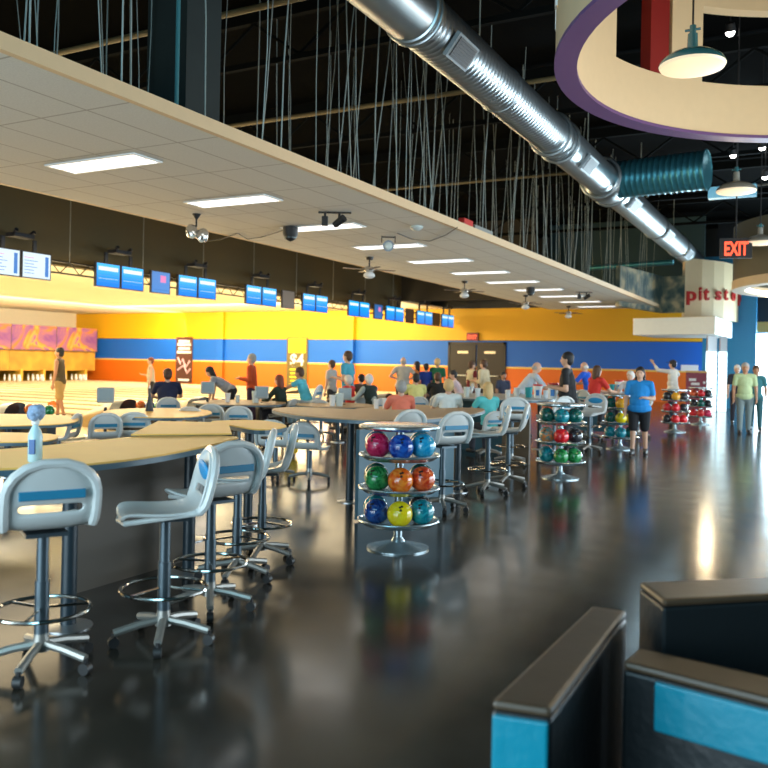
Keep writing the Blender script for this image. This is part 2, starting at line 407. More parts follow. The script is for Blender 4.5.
CN = ['first', 'second', 'third', 'fourth', 'fifth', 'sixth', 'seventh', 'eighth', 'ninth']
for i, py in enumerate(pairs):
    for k in (0, 1):
        wv = .86 if i < 8 else .75
        y = py + (k - .5) * (wv + .03)
        t = thing('lane_monitor', '%s screen of the %s score monitor pair from the left, %s' % (('left', 'right')[k], CN[i], 'pale with score rows' if i == 0 else 'blue with white bar'), 'monitor', (MX, y, MZ), 0, 'score monitors hanging over the foul line')
        MB().span((-.08, -wv / 2, -.33), (0, wv / 2, .33)).build('case', casem, t, bevel=.008)
        scm = whites if i == 0 else blue
        MB().span((.001, -wv / 2 + .035, -.30), (.006, wv / 2 - .035, .30)).build('screen', scm, t)
        if i == 0:
            for q in range(6):
                MB().span((.007, -.36, .17 - q * .075), (.009, random.uniform(-.1, .15), .185 - q * .075)).build('text_row', barb if q else barp, t)
            MB().span((.007, .24, -.25), (.009, .34, .24)).build('score_column', barb, t)
        else:
            MB().span((.007, -.34, .12), (.009, .34, .22)).build('header_bar', barw, t)
            if i < 5:
                for q in range(3): MB().span((.007, -.34, -.02 - q * .08), (.009, .34, -.012 - q * .08)).build('text_row', barw if q % 2 else barb, t)
        MB().span((-.12, -.05, .2), (-.07, .05, .62)).span((-.30, -.04, .2), (-.11, .04, .26)).build('mount', casem, t)
    b_ = thing('speaker_bracket', 'small dark bracket box above the %s monitor pair from the left' % CN[i], 'bracket', (MX, py, MZ + .62), 0, 'bracket boxes above the monitors')
    MB().span((-.22, -.28, 0), (.12, .28, .1)).build('box', casem, b_, bevel=.01)
    MB().cyl((-.05, -.2, .05), (.14, -.25, .16), .03, .05, 10).cyl((-.05, .2, .05), (.14, .25, .16), .03, .05, 10).build('horn', casem, b_, True)
# truss carrying them
tm = mat('truss_black', (.02, .017, .014), .5)
tr = MB()
for z in (3.72, 4.02): tr.cyl((-17.25, 6, z), (-17.25, 39.8, z), .025, n=8)
y = 6; s_ = 0
while y < 39.5:
    tr.cyl((-17.25, y, 3.72 if s_ else 4.02), (-17.25, y + .32, 4.02 if s_ else 3.72), .015, n=6); y += .32; s_ ^= 1
tag(tr.build('lighting_truss', tm), 'long black lattice truss behind the hanging score monitors', 'truss')
# single posters/screens between the pairs
for (py, em, nm, lab) in ((17.97, .42, 'blue', 'small square screen with a blue and pink picture between monitor pairs'), (24.45, 0, 'grey', 'switched off grey screen between the fourth and fifth monitor pairs'), (31.28, .25, 'blue', 'dim dark blue single screen before the seventh monitor pair'), (34.4, 0, 'brown', 'dark brown panel between the seventh and eighth monitor pairs'), (37.4, 0, 'dark', 'dark brown panel before the rightmost monitor pair')):
    t = thing('square_screen', lab, 'screen', (MX, py, MZ - .0), 0)
    MB().span((-.06, -.40, -.33), (0, .40, .33)).build('case', casem, t, bevel=.006)
    MB().span((-.30, -.04, .2), (-.06, .04, .26)).build('mount', casem, t)
    if em:
        n_ = mat('picture_' + nm + str(py), (.03, .12, .4), .3, emit=em, ecol=(.03, .25, .75))
        MB().span((.001, -.36, -.30), (.006, .36, .30)).build('screen', n_, t)
        MB().span((.007, -.02, .0), (.009, .2, .2)).build('picture_patch', barp, t)
        MB().span((.007, -.28, -.24), (.009, .28, -.2)).build('picture_bar', barb, t)
    else:
        MB().span((.001, -.36, -.30), (.006, .36, .30)).build('screen', mat('off_' + nm, (.09, .06, .05) if nm != 'grey' else (.10, .10, .12), .4), t)
# thin rods in front of the bulkhead
rod = mat('rod_grey', (.30, .28, .22), .5, .3)
for i in range(9):
    y = 12.3 + i * 2.6
    tag(MB().cyl((-17.2, y, 4.03), (-17.2, y, 8), .012, n=6).build('truss_rod', rod), 'thin rod from the roof down to the lattice truss', 'hanging rod', 'rods holding the lattice truss')
# ============================================================ posters on the banded wall, exit doors
def poster(px, s0, z0, z1, wd, lab, base, kind):
    X = px
    t = thing('wall_poster', lab, 'poster', (X, 39.97, z0))
    MB().span((-wd / 2, -.03, 0), (wd / 2, 0, z1 - z0)).build('board', base, t)
    return t
white = mat('print_white', (.85, .83, .8), .6); pink = mat('print_pink', (.75, .45, .5), .6)
h1 = 3.0
p1 = poster(-35.6, 0, .05, 2.95, 1.35, 'tall dark brown poster with white lettering and pink figures on the banded wall', mat('poster_brown', (.10, .035, .02), .6), 0)
for k, (w_, z_) in enumerate(((.9, 2.7), (1.1, 2.5), (.95, 2.25), (1.15, 2.02))):
    MB().span((-w_ / 2, -.04, z_ - .16), (w_ / 2, -.031, z_)).build('lettering', white, p1)
MB().tube([(-.5, -.04, 1.6), (-.25, -.04, 1.2), (-.1, -.04, 1.5), (.2, -.04, 1.0), (.5, -.04, 1.4)], .07, 6).tube([(-.5, -.04, .8), (0, -.04, 1.1), (.3, -.04, .6), (.55, -.04, .9)], .06, 6).build('figure_drawing', pink, p1)
MB().span((-.45, -.04, .12), (.45, -.031, .25)).build('lettering', white, p1)
yel = mat('print_yellow', (.85, .7, .02), .6)
p2 = poster(-27.0, 0, .0, 2.95, 1.45, 'tall poster with lime top, white price and yellow lines on dark olive', mat('poster_olive', (.16, .11, .02), .6), 1)
MB().span((-.6, -.04, 2.05), (.6, -.031, 2.9)).build('lime_block', mat('print_lime', (.62, .72, .01), .6), p2)
text('$4', .95, .006, white, 'price_lettering', p2, FR((1, 0, 0), (0, 0, 1), (0, -.045, 1.32)), .02)
for k in range(5): MB().span((-.5 + .05 * (k % 2), -.04, .15 + k * .22), (.5 - .07 * (k % 3), -.031, .24 + k * .22)).build('lettering', yel, p2)
exred = mat('exit_red', (.8, .05, .02), .4, emit=1.3, ecol=(1, .10, .04))
brownd = mat('door_brown', (.022, .014, .009), .5)
for i, (x, lab) in enumerate(((-16.55, 'left'), (-15.05, 'right'))):
    d = thing('door_%d' % (i + 1), '%s leaf of the dark double exit door in the banded wall' % lab, 'door', (x, 39.97, 0)); d['kind'] = 'structure'
    MB().span((-.72, -.05, 0), (.72, 0, 2.6)).build('leaf', brownd, d, bevel=.01)
    MB().span((-.3, -.07, 2.15), (.3, -.05, 2.28)).build('door_plate', mat('plate_cream', (.75, .6, .35), .4, emit=.35, ecol=(.9, .7, .4)), d)
    MB().cyl((-.5, -.1, 1.0), (.5, -.1, 1.0), .03).build('push_bar', alu, d, True)
struct('trim_9', MB().span((-17.4, 39.9, 0), (-17.28, 40, 2.75)).span((-14.32, 39.9, 0), (-14.2, 40, 2.75)).span((-17.4, 39.9, 2.6), (-14.2, 40, 2.75)), brownd)
ex = thing('exit_sign', 'small red lit exit sign above the dark double doors', 'exit sign', (-16.0, 39.95, 2.95))
MB().span((-.32, -.12, -.12), (.32, 0, .28)).build('housing', mat('exit_dark', (.2, .02, .01), .4), ex)
text('EXIT', .3, .01, exred, 'lettering', ex, FR((1, 0, 0), (0, 0, 1), (0, -.135, -.03)), .01, .5, .2)
ex = thing('exit_sign', 'large black sign with red EXIT letters hanging right of the metal duct', 'exit sign', spot(733, 50, 4.02), YAW * .4)
MB().span((-.30, -.04, -.20), (.30, .04, .20)).build('housing', blackm, ex)
text('EXIT', .42, .01, exred, 'lettering', ex, FR((1, 0, 0), (0, 0, 1), (0, -.055, -.14)), .012, .44, .28)
MB().cyl((0, 0, .2), (0, 0, 3.97), .015).build('hanger', blackm, ex)
# ============================================================ roof space: beams, pipes, wires, tall dark block
bm_ = mat('roof_steel', (.006, .007, .007), .9, spec=.05)
for i, y in enumerate((3, 7.5, 12, 17, 22, 27, 32)):
    m = MB(); m.span((-17.4, y - .06, 7.7), (4.9, y + .06, 7.95)); m.span((-17.4, y - .05, 6.9), (4.9, y + .05, 7.0))
    for k in range(22): m.cyl((-17.2 + k, y, 7.0 if k % 2 else 7.7), (-16.2 + k, y, 7.7 if k % 2 else 7.0), .03, n=6)
    tag(m.build('roof_joist', bm_), 'dark steel lattice joist in the black roof space, %s' % ORD[i], 'joist', 'roof joists')
pipey = mat('sprinkler_pipe', (.20, .15, .07), .6)
for i, (y, z) in enumerate(((6.2, 6.0), (9.2, 6.5), (14.5, 6.8), (21, 6.6))):
    tag(MB().cyl((-14, y, z), (-4.0, y, z), .045 if i < 3 else .03).build('sprinkler_pipe', pipey, None, True), 'tan sprinkler pipe crossing the dark roof space, %s' % ORD[i], 'pipe')
tag(MB().box((*spot(178, 90)[:2], 5.99), (.56, .56, 3.97)).build('duct_chase', mat('chase_dark', (.009, .015, .013), .8, noise=.3, nscale=4)), 'dark blocky column rising above the dropped ceiling at upper left', 'column')
tag(MB().cyl((*spot(171, 97)[:2], CZ + .1), (*spot(171, 97)[:2], 8), .022).build('conduit', mat('teal_conduit', (.05, .2, .22), .4)), 'teal vertical conduit in front of the dark blocky column', 'conduit')
wire = mat('wire_grey', (.36, .40, .37), .5, .3)
wm = [MB().tube([(0, 0, 0), (.02, .01, 1.2), (-.015, 0, 2.6), (.01, 0, 4.1)], r_, 5).build('hanger_wire', wire, None, True) for r_ in (.006, .009)]
base_w = [o.data for o in wm]
for o in wm: bpy.data.objects.remove(o)
cnt = 0
for i in range(150):
    x = random.choice((-5.62, -6.5, -7.4, -8.6)); y = 3.3 + (i / 150) ** 1.35 * 29 + random.uniform(-.25, .25)
    o = bpy.data.objects.new('hanger_wire', base_w[i % 2]); C.objects.link(o); o.location = (x, y, CZ + .05)
    o.rotation_euler = (random.uniform(-.10, .10), random.uniform(-.04, .04), random.uniform(0, 6)); o.scale = (1, 1, 1.0)
    tag(o, 'thin grey wire hanging the dropped tile ceiling from the roof', 'wire', 'hanger wires above the dropped ceiling')
# ============================================================ ducts
galv = mat('galvanised_steel', (.50, .55, .57), .36, .95, noise=.12, nscale=3)
DX, DZ = -4.6, 6.0
d = thing('spiral_duct', 'large shiny galvanised round duct running diagonally across the upper picture', 'duct', (DX, 0, DZ))
def spiral(mb, y0, y1, r, rib=True):
    k = int((y1 - y0) / .12); prof = []
    M = Matrix.Rotation(-PI / 2, 4, 'X')
    for i in range(k + 1):
        z = i * (y1 - y0) / k; prof += [(r, z), (r + (.012 if rib else 0), z + .03), (r, z + .06)]
    mb.lathe(prof, 32, (0, y0, 0), M)
m = MB(); spiral(m, 2, 9.2, .37, False); m.build('duct_section', galv, d, True)
m = MB(); spiral(m, 9.2, 15.6, .35); m.build('duct_section', galv, d, True)
m = MB(); spiral(m, 15.6, 19.9, .37, False); m.build('duct_section', galv, d, True)
m = MB(); spiral(m, 19.9, 35.5, .37, False); m.build('duct_section', galv, d, True)
MR = Matrix.Rotation(PI / 2, 4, 'X')
for y, r_ in ((9.2, .40), (9.32, .40), (12.4, .375), (15.2, .43), (15.8, .43), (19.2, .49), (20.3, .49), (26.5, .40), (31, .40)):
    MB().torus((0, y, 0), r_ - .03, .035, 32, 8, MR).build('collar', galv, d, True)
MB().lathe([(.37, 0), (.45, .12), (.49, .45), (.45, .8), (.37, .95)], 32, (0, 19.3, 0), Matrix.Rotation(-PI / 2, 4, 'X')).build('tee_joint', galv, d, True)
gr = mat('grille_dark', (.06, .055, .055), .5)
for y, l, r_ in ((10.1, .55, .37), (16.9, .6, .38), (21.6, .8, .38), (27.0, 1.0, .38), (31.5, .9, .38)):
    a = math.radians(-52)   # faces down towards the concourse
    M = Matrix.Translation((0, y, 0)) @ Matrix.Rotation(math.radians(128), 4, 'Y')
    fr = MB().box((0, 0, r_ + .02), (.34, l + .12, .06), 0, M).build('grille_frame', mat('grille_frame_grey', (.30, .34, .36), .5, .2), d)
    g_ = MB()
    for q in range(7): g_.box((-.12 + q * .04, 0, r_ + .055), (.036, l, .02), 0, M)
    g_.build('grille', gr, fr)
for y in (5, 11.5, 18, 24, 30):
    MB().cyl((0, y, .45), (0, y, 2.0), .01, n=6).build('hanger_rod', wire, d)
teal = mat('teal_duct', (.06, .27, .34), .35, .7, noise=.1)
d2 = thing('branch_duct', 'short teal ribbed duct branching right from the large metal duct', 'duct', (DX + .3, 19.8, DZ + .05), -.12)
prof = []
for i in range(16): prof += [(.43, i * .13), (.445, i * .13 + .03), (.43, i * .13 + .06)]
MB().lathe(prof, 32, (0, 0, 0), Matrix.Rotation(PI / 2, 4, 'Y')).build('ribbed_tube', teal, d2, True)
MB().torus((2.0, 0, 0), .44, .02, 32, 8, Matrix.Rotation(PI / 2, 4, 'Y')).build('end_ring', teal, d2, True)
tag(MB().cyl((-8.1, 32.5, 5.5), (-4.9, 32.0, 5.55), .1, n=16).build('small_duct', teal, None, True), 'thin teal horizontal pipe meeting the far end of the metal duct', 'pipe')
tag(MB().box((-2.0, 22, 6.0), (1.1, .25, .28)).build('light_box', mat('pale_blue_panel', (.25, .55, .7), .4, emit=.25, ecol=(.2, .6, .85))), 'pale blue horizontal panel beneath the teal branch duct', 'panel')
tag(MB().cyl((-2.9, 26, 6.85), (3, 24, 6.85), .03, n=8).build('track_rail', alu, None, True), 'thin grey rail high above the EXIT sign', 'rail')
# ============================================================ drum soffits
tanw = mat('tan_drum', (.66, .50, .30), .6); purple = mat('purple_band', (.14, .07, .19), .4)
def ringwall(mb, cx, cy, r, th, z0, z1, a0, a1, n=96):
    k = max(2, int(n * abs(a1 - a0) / 360)); vs = []; full = abs(a1 - a0) >= 360
    for i in range(k + (0 if full else 1)):
        a = math.radians(a0 + (a1 - a0) * i / k)
        for rr, z in ((r, z0), (r, z1), (r - th, z1), (r - th, z0)): vs.append((cx + rr * math.cos(a), cy + rr * math.sin(a), z))
    fs = []; N = k if full else k
    tot = len(vs) // 4
    for i in range(N):
        p = i * 4; q = ((i + 1) % tot) * 4
        for j in range(4): fs.append((p + j, q + j, q + (j + 1) % 4, p + (j + 1) % 4))
    if not full: fs += [(0, 1, 2, 3), (4 * k + 3, 4 * k + 2, 4 * k + 1, 4 * k)]
    mb.add(vs, fs)
DC = (.75, 9.2); DR = 3.35
dr = thing('drum_soffit', 'big tan ring soffit with purple underside hanging at upper right', 'ring soffit', (DC[0], DC[1], 4.68))
m = MB(); ringwall(m, 0, 0, DR, .20, .04, .70, 0, 360); m.build('lower_ring', tanw, dr, True)
m = MB(); ringwall(m, 0, 0, DR + .01, .23, 0, .04, 0, 360); m.build('purple_underside', purple, dr, True)
m = MB(); ringwall(m, 0, 0, DR, .20, 1.7, 2.5, 0, 360); m.build('upper_ring', tanw, dr, True)
m = MB(); ringwall(m, 0, 0, DR, .20, .70, 1.7, 163, 228); m.build('infill', tanw, dr, True)
for a0, a1 in ((134, 143.0), (60, 66), (20, 28), (-40, -32)):
    m = MB(); ringwall(m, 0, 0, DR, .20, .70, 1.7, a0, a1); m.build('post', tanw, dr, True)
m = MB(); ringwall(m, 0, 0, DR - .02, .16, .70, 1.7, 143.6, 149.5); m.build('post', mat('deep_red', (.22, .01, .008), .5), dr, True, label='deep red post')
for a in (186, 190, 200):
    m = MB(); ringwall(m, 0, 0, DR + .02, .02, .5, 1.9, a, a + 1.6); m.build('pale_stripe', white, dr, True)
for a in (45, 135, 225, 315): MB().cyl((3.25 * math.cos(math.radians(a)), 3.25 * math.sin(math.radians(a)), 2.5), (3.25 * math.cos(math.radians(a)), 3.25 * math.sin(math.radians(a)), 3.32), .012, n=6).build('hanger_rod', wire, dr)
olive = mat('olive_drum', (.10, .09, .055), .6)
far = spot(864, 41); fd = thing('drum_soffit', 'distant dark olive ring soffit with pale lit lower edge at right', 'ring soffit', (far.x, far.y, 3.72))
m = MB(); ringwall(m, 0, 0, 3, .25, .12, 1.5, 0, 360); m.build('ring_wall', olive, fd, True)
m = MB(); ringwall(m, 0, 0, 3.02, .3, -.1, .12, 0, 360); m.build('lower_edge', tanw, fd, True)
m = MB(); ringwall(m, 0, 0, 2.7, .05, -.08, .02, 0, 360); m.build('light_strip', mat('strip_glow', (1, 1, 1), .4, emit=2.0, ecol=(.85, .92, 1)), fd, True)
for a in (45, 135, 225, 315): MB().cyl((2.9 * math.cos(math.radians(a)), 2.9 * math.sin(math.radians(a)), 1.5), (2.9 * math.cos(math.radians(a)), 2.9 * math.sin(math.radians(a)), 4.28), .012, n=6).build('hanger_rod', wire, fd)
# ============================================================ pendant lamps and spots
shade_o = mat('teal_enamel', (.03, .13, .15), .25, coat=.5); shade_i = mat('shade_inner', (.6, .52, .38), .5, emit=.45, ecol=(1, .78, .5))
def pendant(px, py, s, label, light, sh=shade_o):
    h = 368 + (px - 700) * .02; z = CAMH + (h - py) / s; p = spot(px - (h - py) * ROLL, s, z)
    t = thing('pendant_lamp', label, 'pendant lamp', p, 0, 'industrial pendant lamps')
    MB().lathe([(.045, .26), (.05, .12), (.11, .10), (.20, .07), (.275, .02), (.30, -.02), (.305, -.035)], 28).build('lamp_shade', sh, t, True)
    MB().lathe([(.302, -.037), (.29, -.06), (.20, -.08), (.05, -.085)], 28).build('lamp_lens', shade_i, t, True)
    MB().cyl((0, 0, .26), (0, 0, .34), .03).cyl((-.07, 0, .30), (.07, 0, .30), .012).build('socket', shade_o, t, True)
    MB().cyl((0, 0, .34), (0, 0, 8 - z), .01, n=6).build('cord', blackm, t)
    point('pendant_glow', (p.x, p.y, p.z - .8), (1, .76, .45), light, .12)
pendant(692, 61, 106, 'teal pendant lamp with glowing cream underside inside the tan ring soffit', 16)
pendant(736, 188, 63, 'grey enamel pendant lamp below the tan ring, beside the branch duct', 14, mat('grey_enamel', (.25, .24, .2), .3))
pendant(760, 240, 50, 'grey enamel pendant lamp cut by the right edge beside the EXIT sign', 10, mat('grey_enamel', (.25, .24, .2), .3))
pendant(768, 270, 36, 'small far pendant lamp at the right edge below the EXIT sign', 6, mat('grey_enamel', (.25, .24, .2), .3))
bulb = mat('spot_bulb', (1, 1, 1), .3, emit=14, ecol=(1, .95, .9))
for px, py, s, lab in ((730, 30, 62, 'bright small spotlight seen through the tan ring'), (733, 153, 44, 'small bright track spotlight left of the brightest pair'), (762, 145, 44, 'small bright track spotlight just under the tan ring at right'), (765, 174, 44, 'brightest warm track spotlight at the right edge')):
    h = 368; z = CAMH + (h - py) / s; p = spot(px - (h - py) * ROLL, s, z)
    t = thing('track_spotlight', lab, 'spotlight', p, 0, 'track spotlights')
    MB().lathe([(.03, .14), (.07, .12), (.09, 0)], 16, (0, 0, 0), Matrix.Rotation(.5, 4, 'X')).build('lamp_head', blackm, t, True)
    MB().ball((0, -.01, -.02), .07).build('bulb', bulb, t, True)
    MB().cyl((0, 0, .1), (0, 0, 8 - z), .012, n=6).build('stem', blackm, t)
# ============================================================ pit stop kiosk
signp = [(-5.1, 24.5), (-4.75, 25.5), (-4.3, 27.5), (-3.8, 30.0), (-3.3, 32.3), (-2.85, 34.2), (-2.60, 35.2), (-2.50, 35.9)]
def strip(path, z0, z1, th, m, name, parent=None, **k):
    mb = MB(); vs = []; n = len(path)
    for i, (x, y) in enumerate(path):
        a = Vector(path[min(i + 1, n - 1)]) - Vector(path[max(i - 1, 0)]); a.normalize(); nx, ny = -a.y, a.x
        vs += [(x, y, z0), (x, y, z1), (x + nx * th, y + ny * th, z1), (x + nx * th, y + ny * th, z0)]
    fs = [(4 * i + j, 4 * (i + 1) + j, 4 * (i + 1) + (j + 1) % 4, 4 * i + (j + 1) % 4) for i in range(n - 1) for j in range(4)]
    fs += [(3, 2, 1, 0), tuple(4 * (n - 1) + j for j in range(4))]
    mb.add(vs, fs); return mb.build(name, m, parent, **k)
ks = thing('kiosk_sign', 'cream curved sign band with red pit stop lettering over the snack kiosk', 'sign', (0, 0, 0))
creamS = mat('sign_cream', (.78, .60, .36), .5)
sp0 = [spot(px, s) for px, s in ((683, 26.55), (700, 26.35), (712, 26.1), (722, 25.8), (730, 25.4), (735, 25.0), (737, 24.8))]
path = [(p.x, p.y) for p in sp0]
strip(path, 3.5, 5.75, .15, creamS, 'sign_band', ks)
sp1 = [spot(px, s) for px, s in ((618, 29.0), (640, 27.6), (662, 26.1), (683, 26.55))]
mural2 = bpy.data.materials.new('foliage_mural'); mural2.use_nodes = True; nt = mural2.node_tree; b = nt.nodes['Principled BSDF']
tc = nt.nodes.new('ShaderNodeTexCoord'); n = nt.nodes.new('ShaderNodeTexNoise'); n.inputs['Scale'].default_value = 1.9; nt.links.new(tc.outputs['Object'], n.inputs['Vector'])
r = nt.nodes.new('ShaderNodeValToRGB'); e = r.color_ramp.elements; e.new(.5)
for i, (p, c) in enumerate(((.38, (.03, .07, .07)), (.5, (.14, .16, .12)), (.62, (.42, .34, .2)))): e[i].position = p; e[i].color = (*c, 1)
nt.links.new(n.outputs['Fac'], r.inputs[0]); nt.links.new(r.outputs[0], b.inputs['Base Color'])
strip([(p.x, p.y) for p in sp1], 3.7, 5.1, .15, mural2, 'printed_band', ks)
redl = mat('sign_red', (.55, .02, .015), .4)
for ch, px, s, sz in (('p', 689, 26.5, (.42, .52)), ('i', 698, 26.4, (.10, .50)), ('t', 704, 26.3, (.28, .46)), ('s', 716, 26.0, (.32, .36)), ('t', 723.5, 25.75, (.26, .44)), ('o', 731, 25.35, (.36, .36)), ('p', 737.2, 24.8, (.36, .5))):
    p = spot(px, s)
    k = min(range(len(path)), key=lambda i: (Vector(path[i]) - Vector((p.x, p.y))).length)
    a = Vector(path[min(k + 1, len(path) - 1)]) - Vector(path[max(k - 1, 0)]); a.normalize()
    out = Vector((a.y, -a.x))
    p_ = p + Vector((out.x, out.y, 0)) * .03
    q = text(ch, .6, .03, redl, 'letter', ks, FR((a.x, a.y, 0), (0, 0, 1), (p_.x, p_.y, 4.17 + (px - 690) * .0035)), .012, *sz)
whitep = mat('white_soffit', (.72, .74, .70), .5)
kb = spot(632, 26.5); kc = spot(714, 28.5); ke = spot(731, 25.4)
def poly_box(pts, z0, z1, name, m, parent=None, **k):
    return MB().prism([(p[0], p[1]) for p in pts], z0, z1).build(name, m, parent, **k)
back1 = kb + Vector((.5, 5.5, 0)); 
struct('trim_10', MB().prism([(kb.x, kb.y), (kc.x, kc.y), (ke.x, ke.y), (kb.x + .3, ke.y)], 2.82, 3.44), whitep)
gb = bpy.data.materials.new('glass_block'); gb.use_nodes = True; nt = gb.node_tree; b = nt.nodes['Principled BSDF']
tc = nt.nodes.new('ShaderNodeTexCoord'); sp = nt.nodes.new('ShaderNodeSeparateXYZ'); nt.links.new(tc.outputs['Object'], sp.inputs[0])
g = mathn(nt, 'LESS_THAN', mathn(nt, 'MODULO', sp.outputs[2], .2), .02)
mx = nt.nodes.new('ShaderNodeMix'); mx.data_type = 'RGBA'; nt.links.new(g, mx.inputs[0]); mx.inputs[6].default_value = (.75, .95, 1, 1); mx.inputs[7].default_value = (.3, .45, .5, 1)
nt.links.new(mx.outputs[2], b.inputs['Base Color']); nt.links.new(mx.outputs[2], b.inputs['Emission Color']); b.inputs['Emission Strength'].default_value = 1.5; b.inputs['Roughness'].default_value = .1  # emission stands in for daylight falling on the blocks
for px, w_, lab in ((712, .34, 'left glass block pillar, daylight put in as glow, under the white soffit corner'), (723.5, .24, 'right narrower glass block pillar, daylight put in as glow, beside the blue wall')):
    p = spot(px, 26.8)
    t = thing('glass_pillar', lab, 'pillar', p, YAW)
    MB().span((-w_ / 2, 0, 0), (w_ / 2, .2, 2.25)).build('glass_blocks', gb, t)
    MB().span((-w_ / 2, .02, 2.25), (w_ / 2, .18, 2.82)).build('upper_post', alu, t)
p = spot(698, 28)
t = thing('menu_board', 'maroon standing board with white marks beside the glass block pillars', 'board', p, YAW)
MB().span((-.42, 0, .1), (.32, .06, 1.45)).build('board', mat('maroon', (.22, .01, .03), .5), t, bevel=.01)
MB().span((-.42, .0, 1.45), (.32, .06, 1.52)).build('top_rail', mat('amber_paint2', (.7, .4, .1), .5), t)
for x, z, w_ in ((-.2, 1.2, .25), (-.1, 1.05, .3), (.22, 1.1, .08), (.2, .85, .1), (.2, .6, .1)):
    MB().box((x, -.01, z), (w_, .012, .09)).build('lettering', white, t)
for x in (-.35, .25): MB().cyl((x, .03, 0), (x, .03, .1), .03).build('foot', blackm, t)
tag(MB().box((-5.3, 39.97, 1.62), (.75, .05, .28)).build('notice_plate', white), 'small pale notice plate above the maroon board', 'plate')
# ============================================================ seating shells
shellm = mat('shell_grey', (.66, .68, .66), .32, noise=.05, coat=.2)
padb = mat('pad_blue', (.02, .30, .62), .5); stripb = mat('strip_blue', (.02, .22, .38), .5)
polem = mat('pole_grey', (.09, .12, .14), .35, .6); chrome = mat('chrome', (.75, .72, .66), .12, 1); castm = mat('caster_black', (.02, .02, .02), .5)
starm = mat('star_grey', (.33, .32, .29), .35, .5)
def shell(parent, sz, W=.44, bh=.35):
    """one-piece moulded seat: seat pan then backrest with an arched rim and a slot; faces +Y, seat height sz"""
    # profile (y, z) from front lip to top of back
    prof = [(.25, -.035), (.245, -.01), (.22, .008), (.12, .0), (0, -.008), (-.10, 0), (-.155, .02), (-.185, .055), (-.20, .10), (-.21, .14), (-.217, .17), (-.226, .215), (-.236, .26), (-.244, .30), (-.25, bh - .01), (-.252, bh + .015)]
    prof = [(y, z if z < .05 else .05 + (z - .05) * .92) for y, z in prof]
    wid = [.34, .40, .43, .45, .45, .44, .44, .45, .455, .455, .455, .45, .425, .37, .27, .12]
    nu = 12; vs = []; fs = []
    for (y, z), w_ in zip(prof, wid):
        for i in range(nu + 1):
            u = -1 + 2 * i / nu; x = u * w_ / 2
            cup = (abs(u) ** 3) * .02
            vs.append((x, y + (cup * 1.6 if z > .05 else 0), sz + z + (cup if z < .05 else 0)))
    slot = (8,)
    for j in range(len(prof) - 1):
        for i in range(nu):
            if j in slot and 2 <= i < nu - 2: continue
            fs.append((j * (nu + 1) + i, j * (nu + 1) + i + 1, (j + 1) * (nu + 1) + i + 1, (j + 1) * (nu + 1) + i))
    o = MB().add(vs, fs).build('seat_shell', shellm, parent, True)
    md = o.modifiers.new('t', 'SOLIDIFY'); md.thickness = .022; md.offset = 0
    md = o.modifiers.new('u', 'SUBSURF'); md.levels = 1; md.render_levels = 1
    # arched rim round the backrest
    rim = []
    for j in range(6, len(prof)): rim.append((-wid[j] / 2, prof[j][0] + .012, sz + prof[j][1]))
    for j in range(len(prof) - 1, 5, -1): rim.append((wid[j] / 2, prof[j][0] + .012, sz + prof[j][1]))
    MB().tube([(x * .95, y - .012, z) for x, y, z in rim], .024, 8).build('arch_rim', shellm, parent, True)
    MB().tube([(x, y, sz + z) for x, y, z in ((-.215, -.17, .02), (-.16, .235, -.03), (0, .255, -.035), (.16, .235, -.03), (.215, -.17, .02))], .016, 8).build('front_rim', shellm, parent, True)
    # blue pad on the front, blue strip on the rear
    M = Matrix.Translation((0, -.212, sz + .222)) @ Matrix.Rotation(math.radians(-12), 4, 'X')
    pb = MB(); pb.ball((0, 0, 0), (.15, .018, .065), n=20); pb.v = [tuple(M @ Vector(v)) for v in pb.v]
    pb.build('blue_pad', padb, parent, True, label='blue oval back pad')
    MB().box((0, -.238, sz + .185), (.31, .012, .045)).build('blue_strip', stripb, parent, bevel=.004, label='blue strip on the rear of the back')
    return o
def star(parent, r, legs=5, caster=True):
    for k in range(legs):
        a = 2 * PI * k / legs + .4; c, s_ = math.cos(a), math.sin(a)
        z0 = .115
        l = MB().tube([(c * .02, s_ * .02, z0 + .01), (c * r * .5, s_ * r * .5, z0 - .005), (c * r, s_ * r, z0 - .035)], .022, 8).build('leg', starm, parent, True)
        if caster:
            w_ = MB(); w_.cyl((c * r - s_ * .02, s_ * r + c * .02, .03), (c * r + s_ * .02, s_ * r - c * .02, .03), .03, n=14); w_.cyl((c * r, s_ * r, .03), (c * r, s_ * r, .08), .012, n=8)
            w_.build('caster', castm, l, True)
    MB().cyl((0, 0, .09), (0, 0, .19), .045, .035, 16).build('hub', starm, parent, True)
def bar_stool(label, loc, rz):
    t = thing('bar_stool', label, 'bar stool', loc, rz, 'grey moulded bar stools')
    sz = .735; shell(t, sz)
    MB().cyl((0, 0, .12), (0, 0, .45), .036, n=18).cyl((0, 0, .44), (0, 0, sz - .03), .03, n=18).box((0, -.0, sz - .035), (.2, .24, .02)).build('pole', polem, t, True)
    fr = MB().torus((0, 0, .30), .235, .011, 40, 8).build('foot_ring', chrome, t, True)
    sp_ = MB()
    for a in (0, 2 * PI / 3, 4 * PI / 3): sp_.tube([(0, 0, .31), (math.cos(a) * .12, math.sin(a) * .12, .305), (math.cos(a) * .233, math.sin(a) * .233, .30)], .008, 6)
    sp_.build('ring_spokes', chrome, fr, True)
    star(t, .27)
    return t
rd = math.radians
proto = bar_stool('foreground grey bar stool at the left edge, its blue-striped rear facing the camera', (-3.50, 2.90, 0), rd(60))
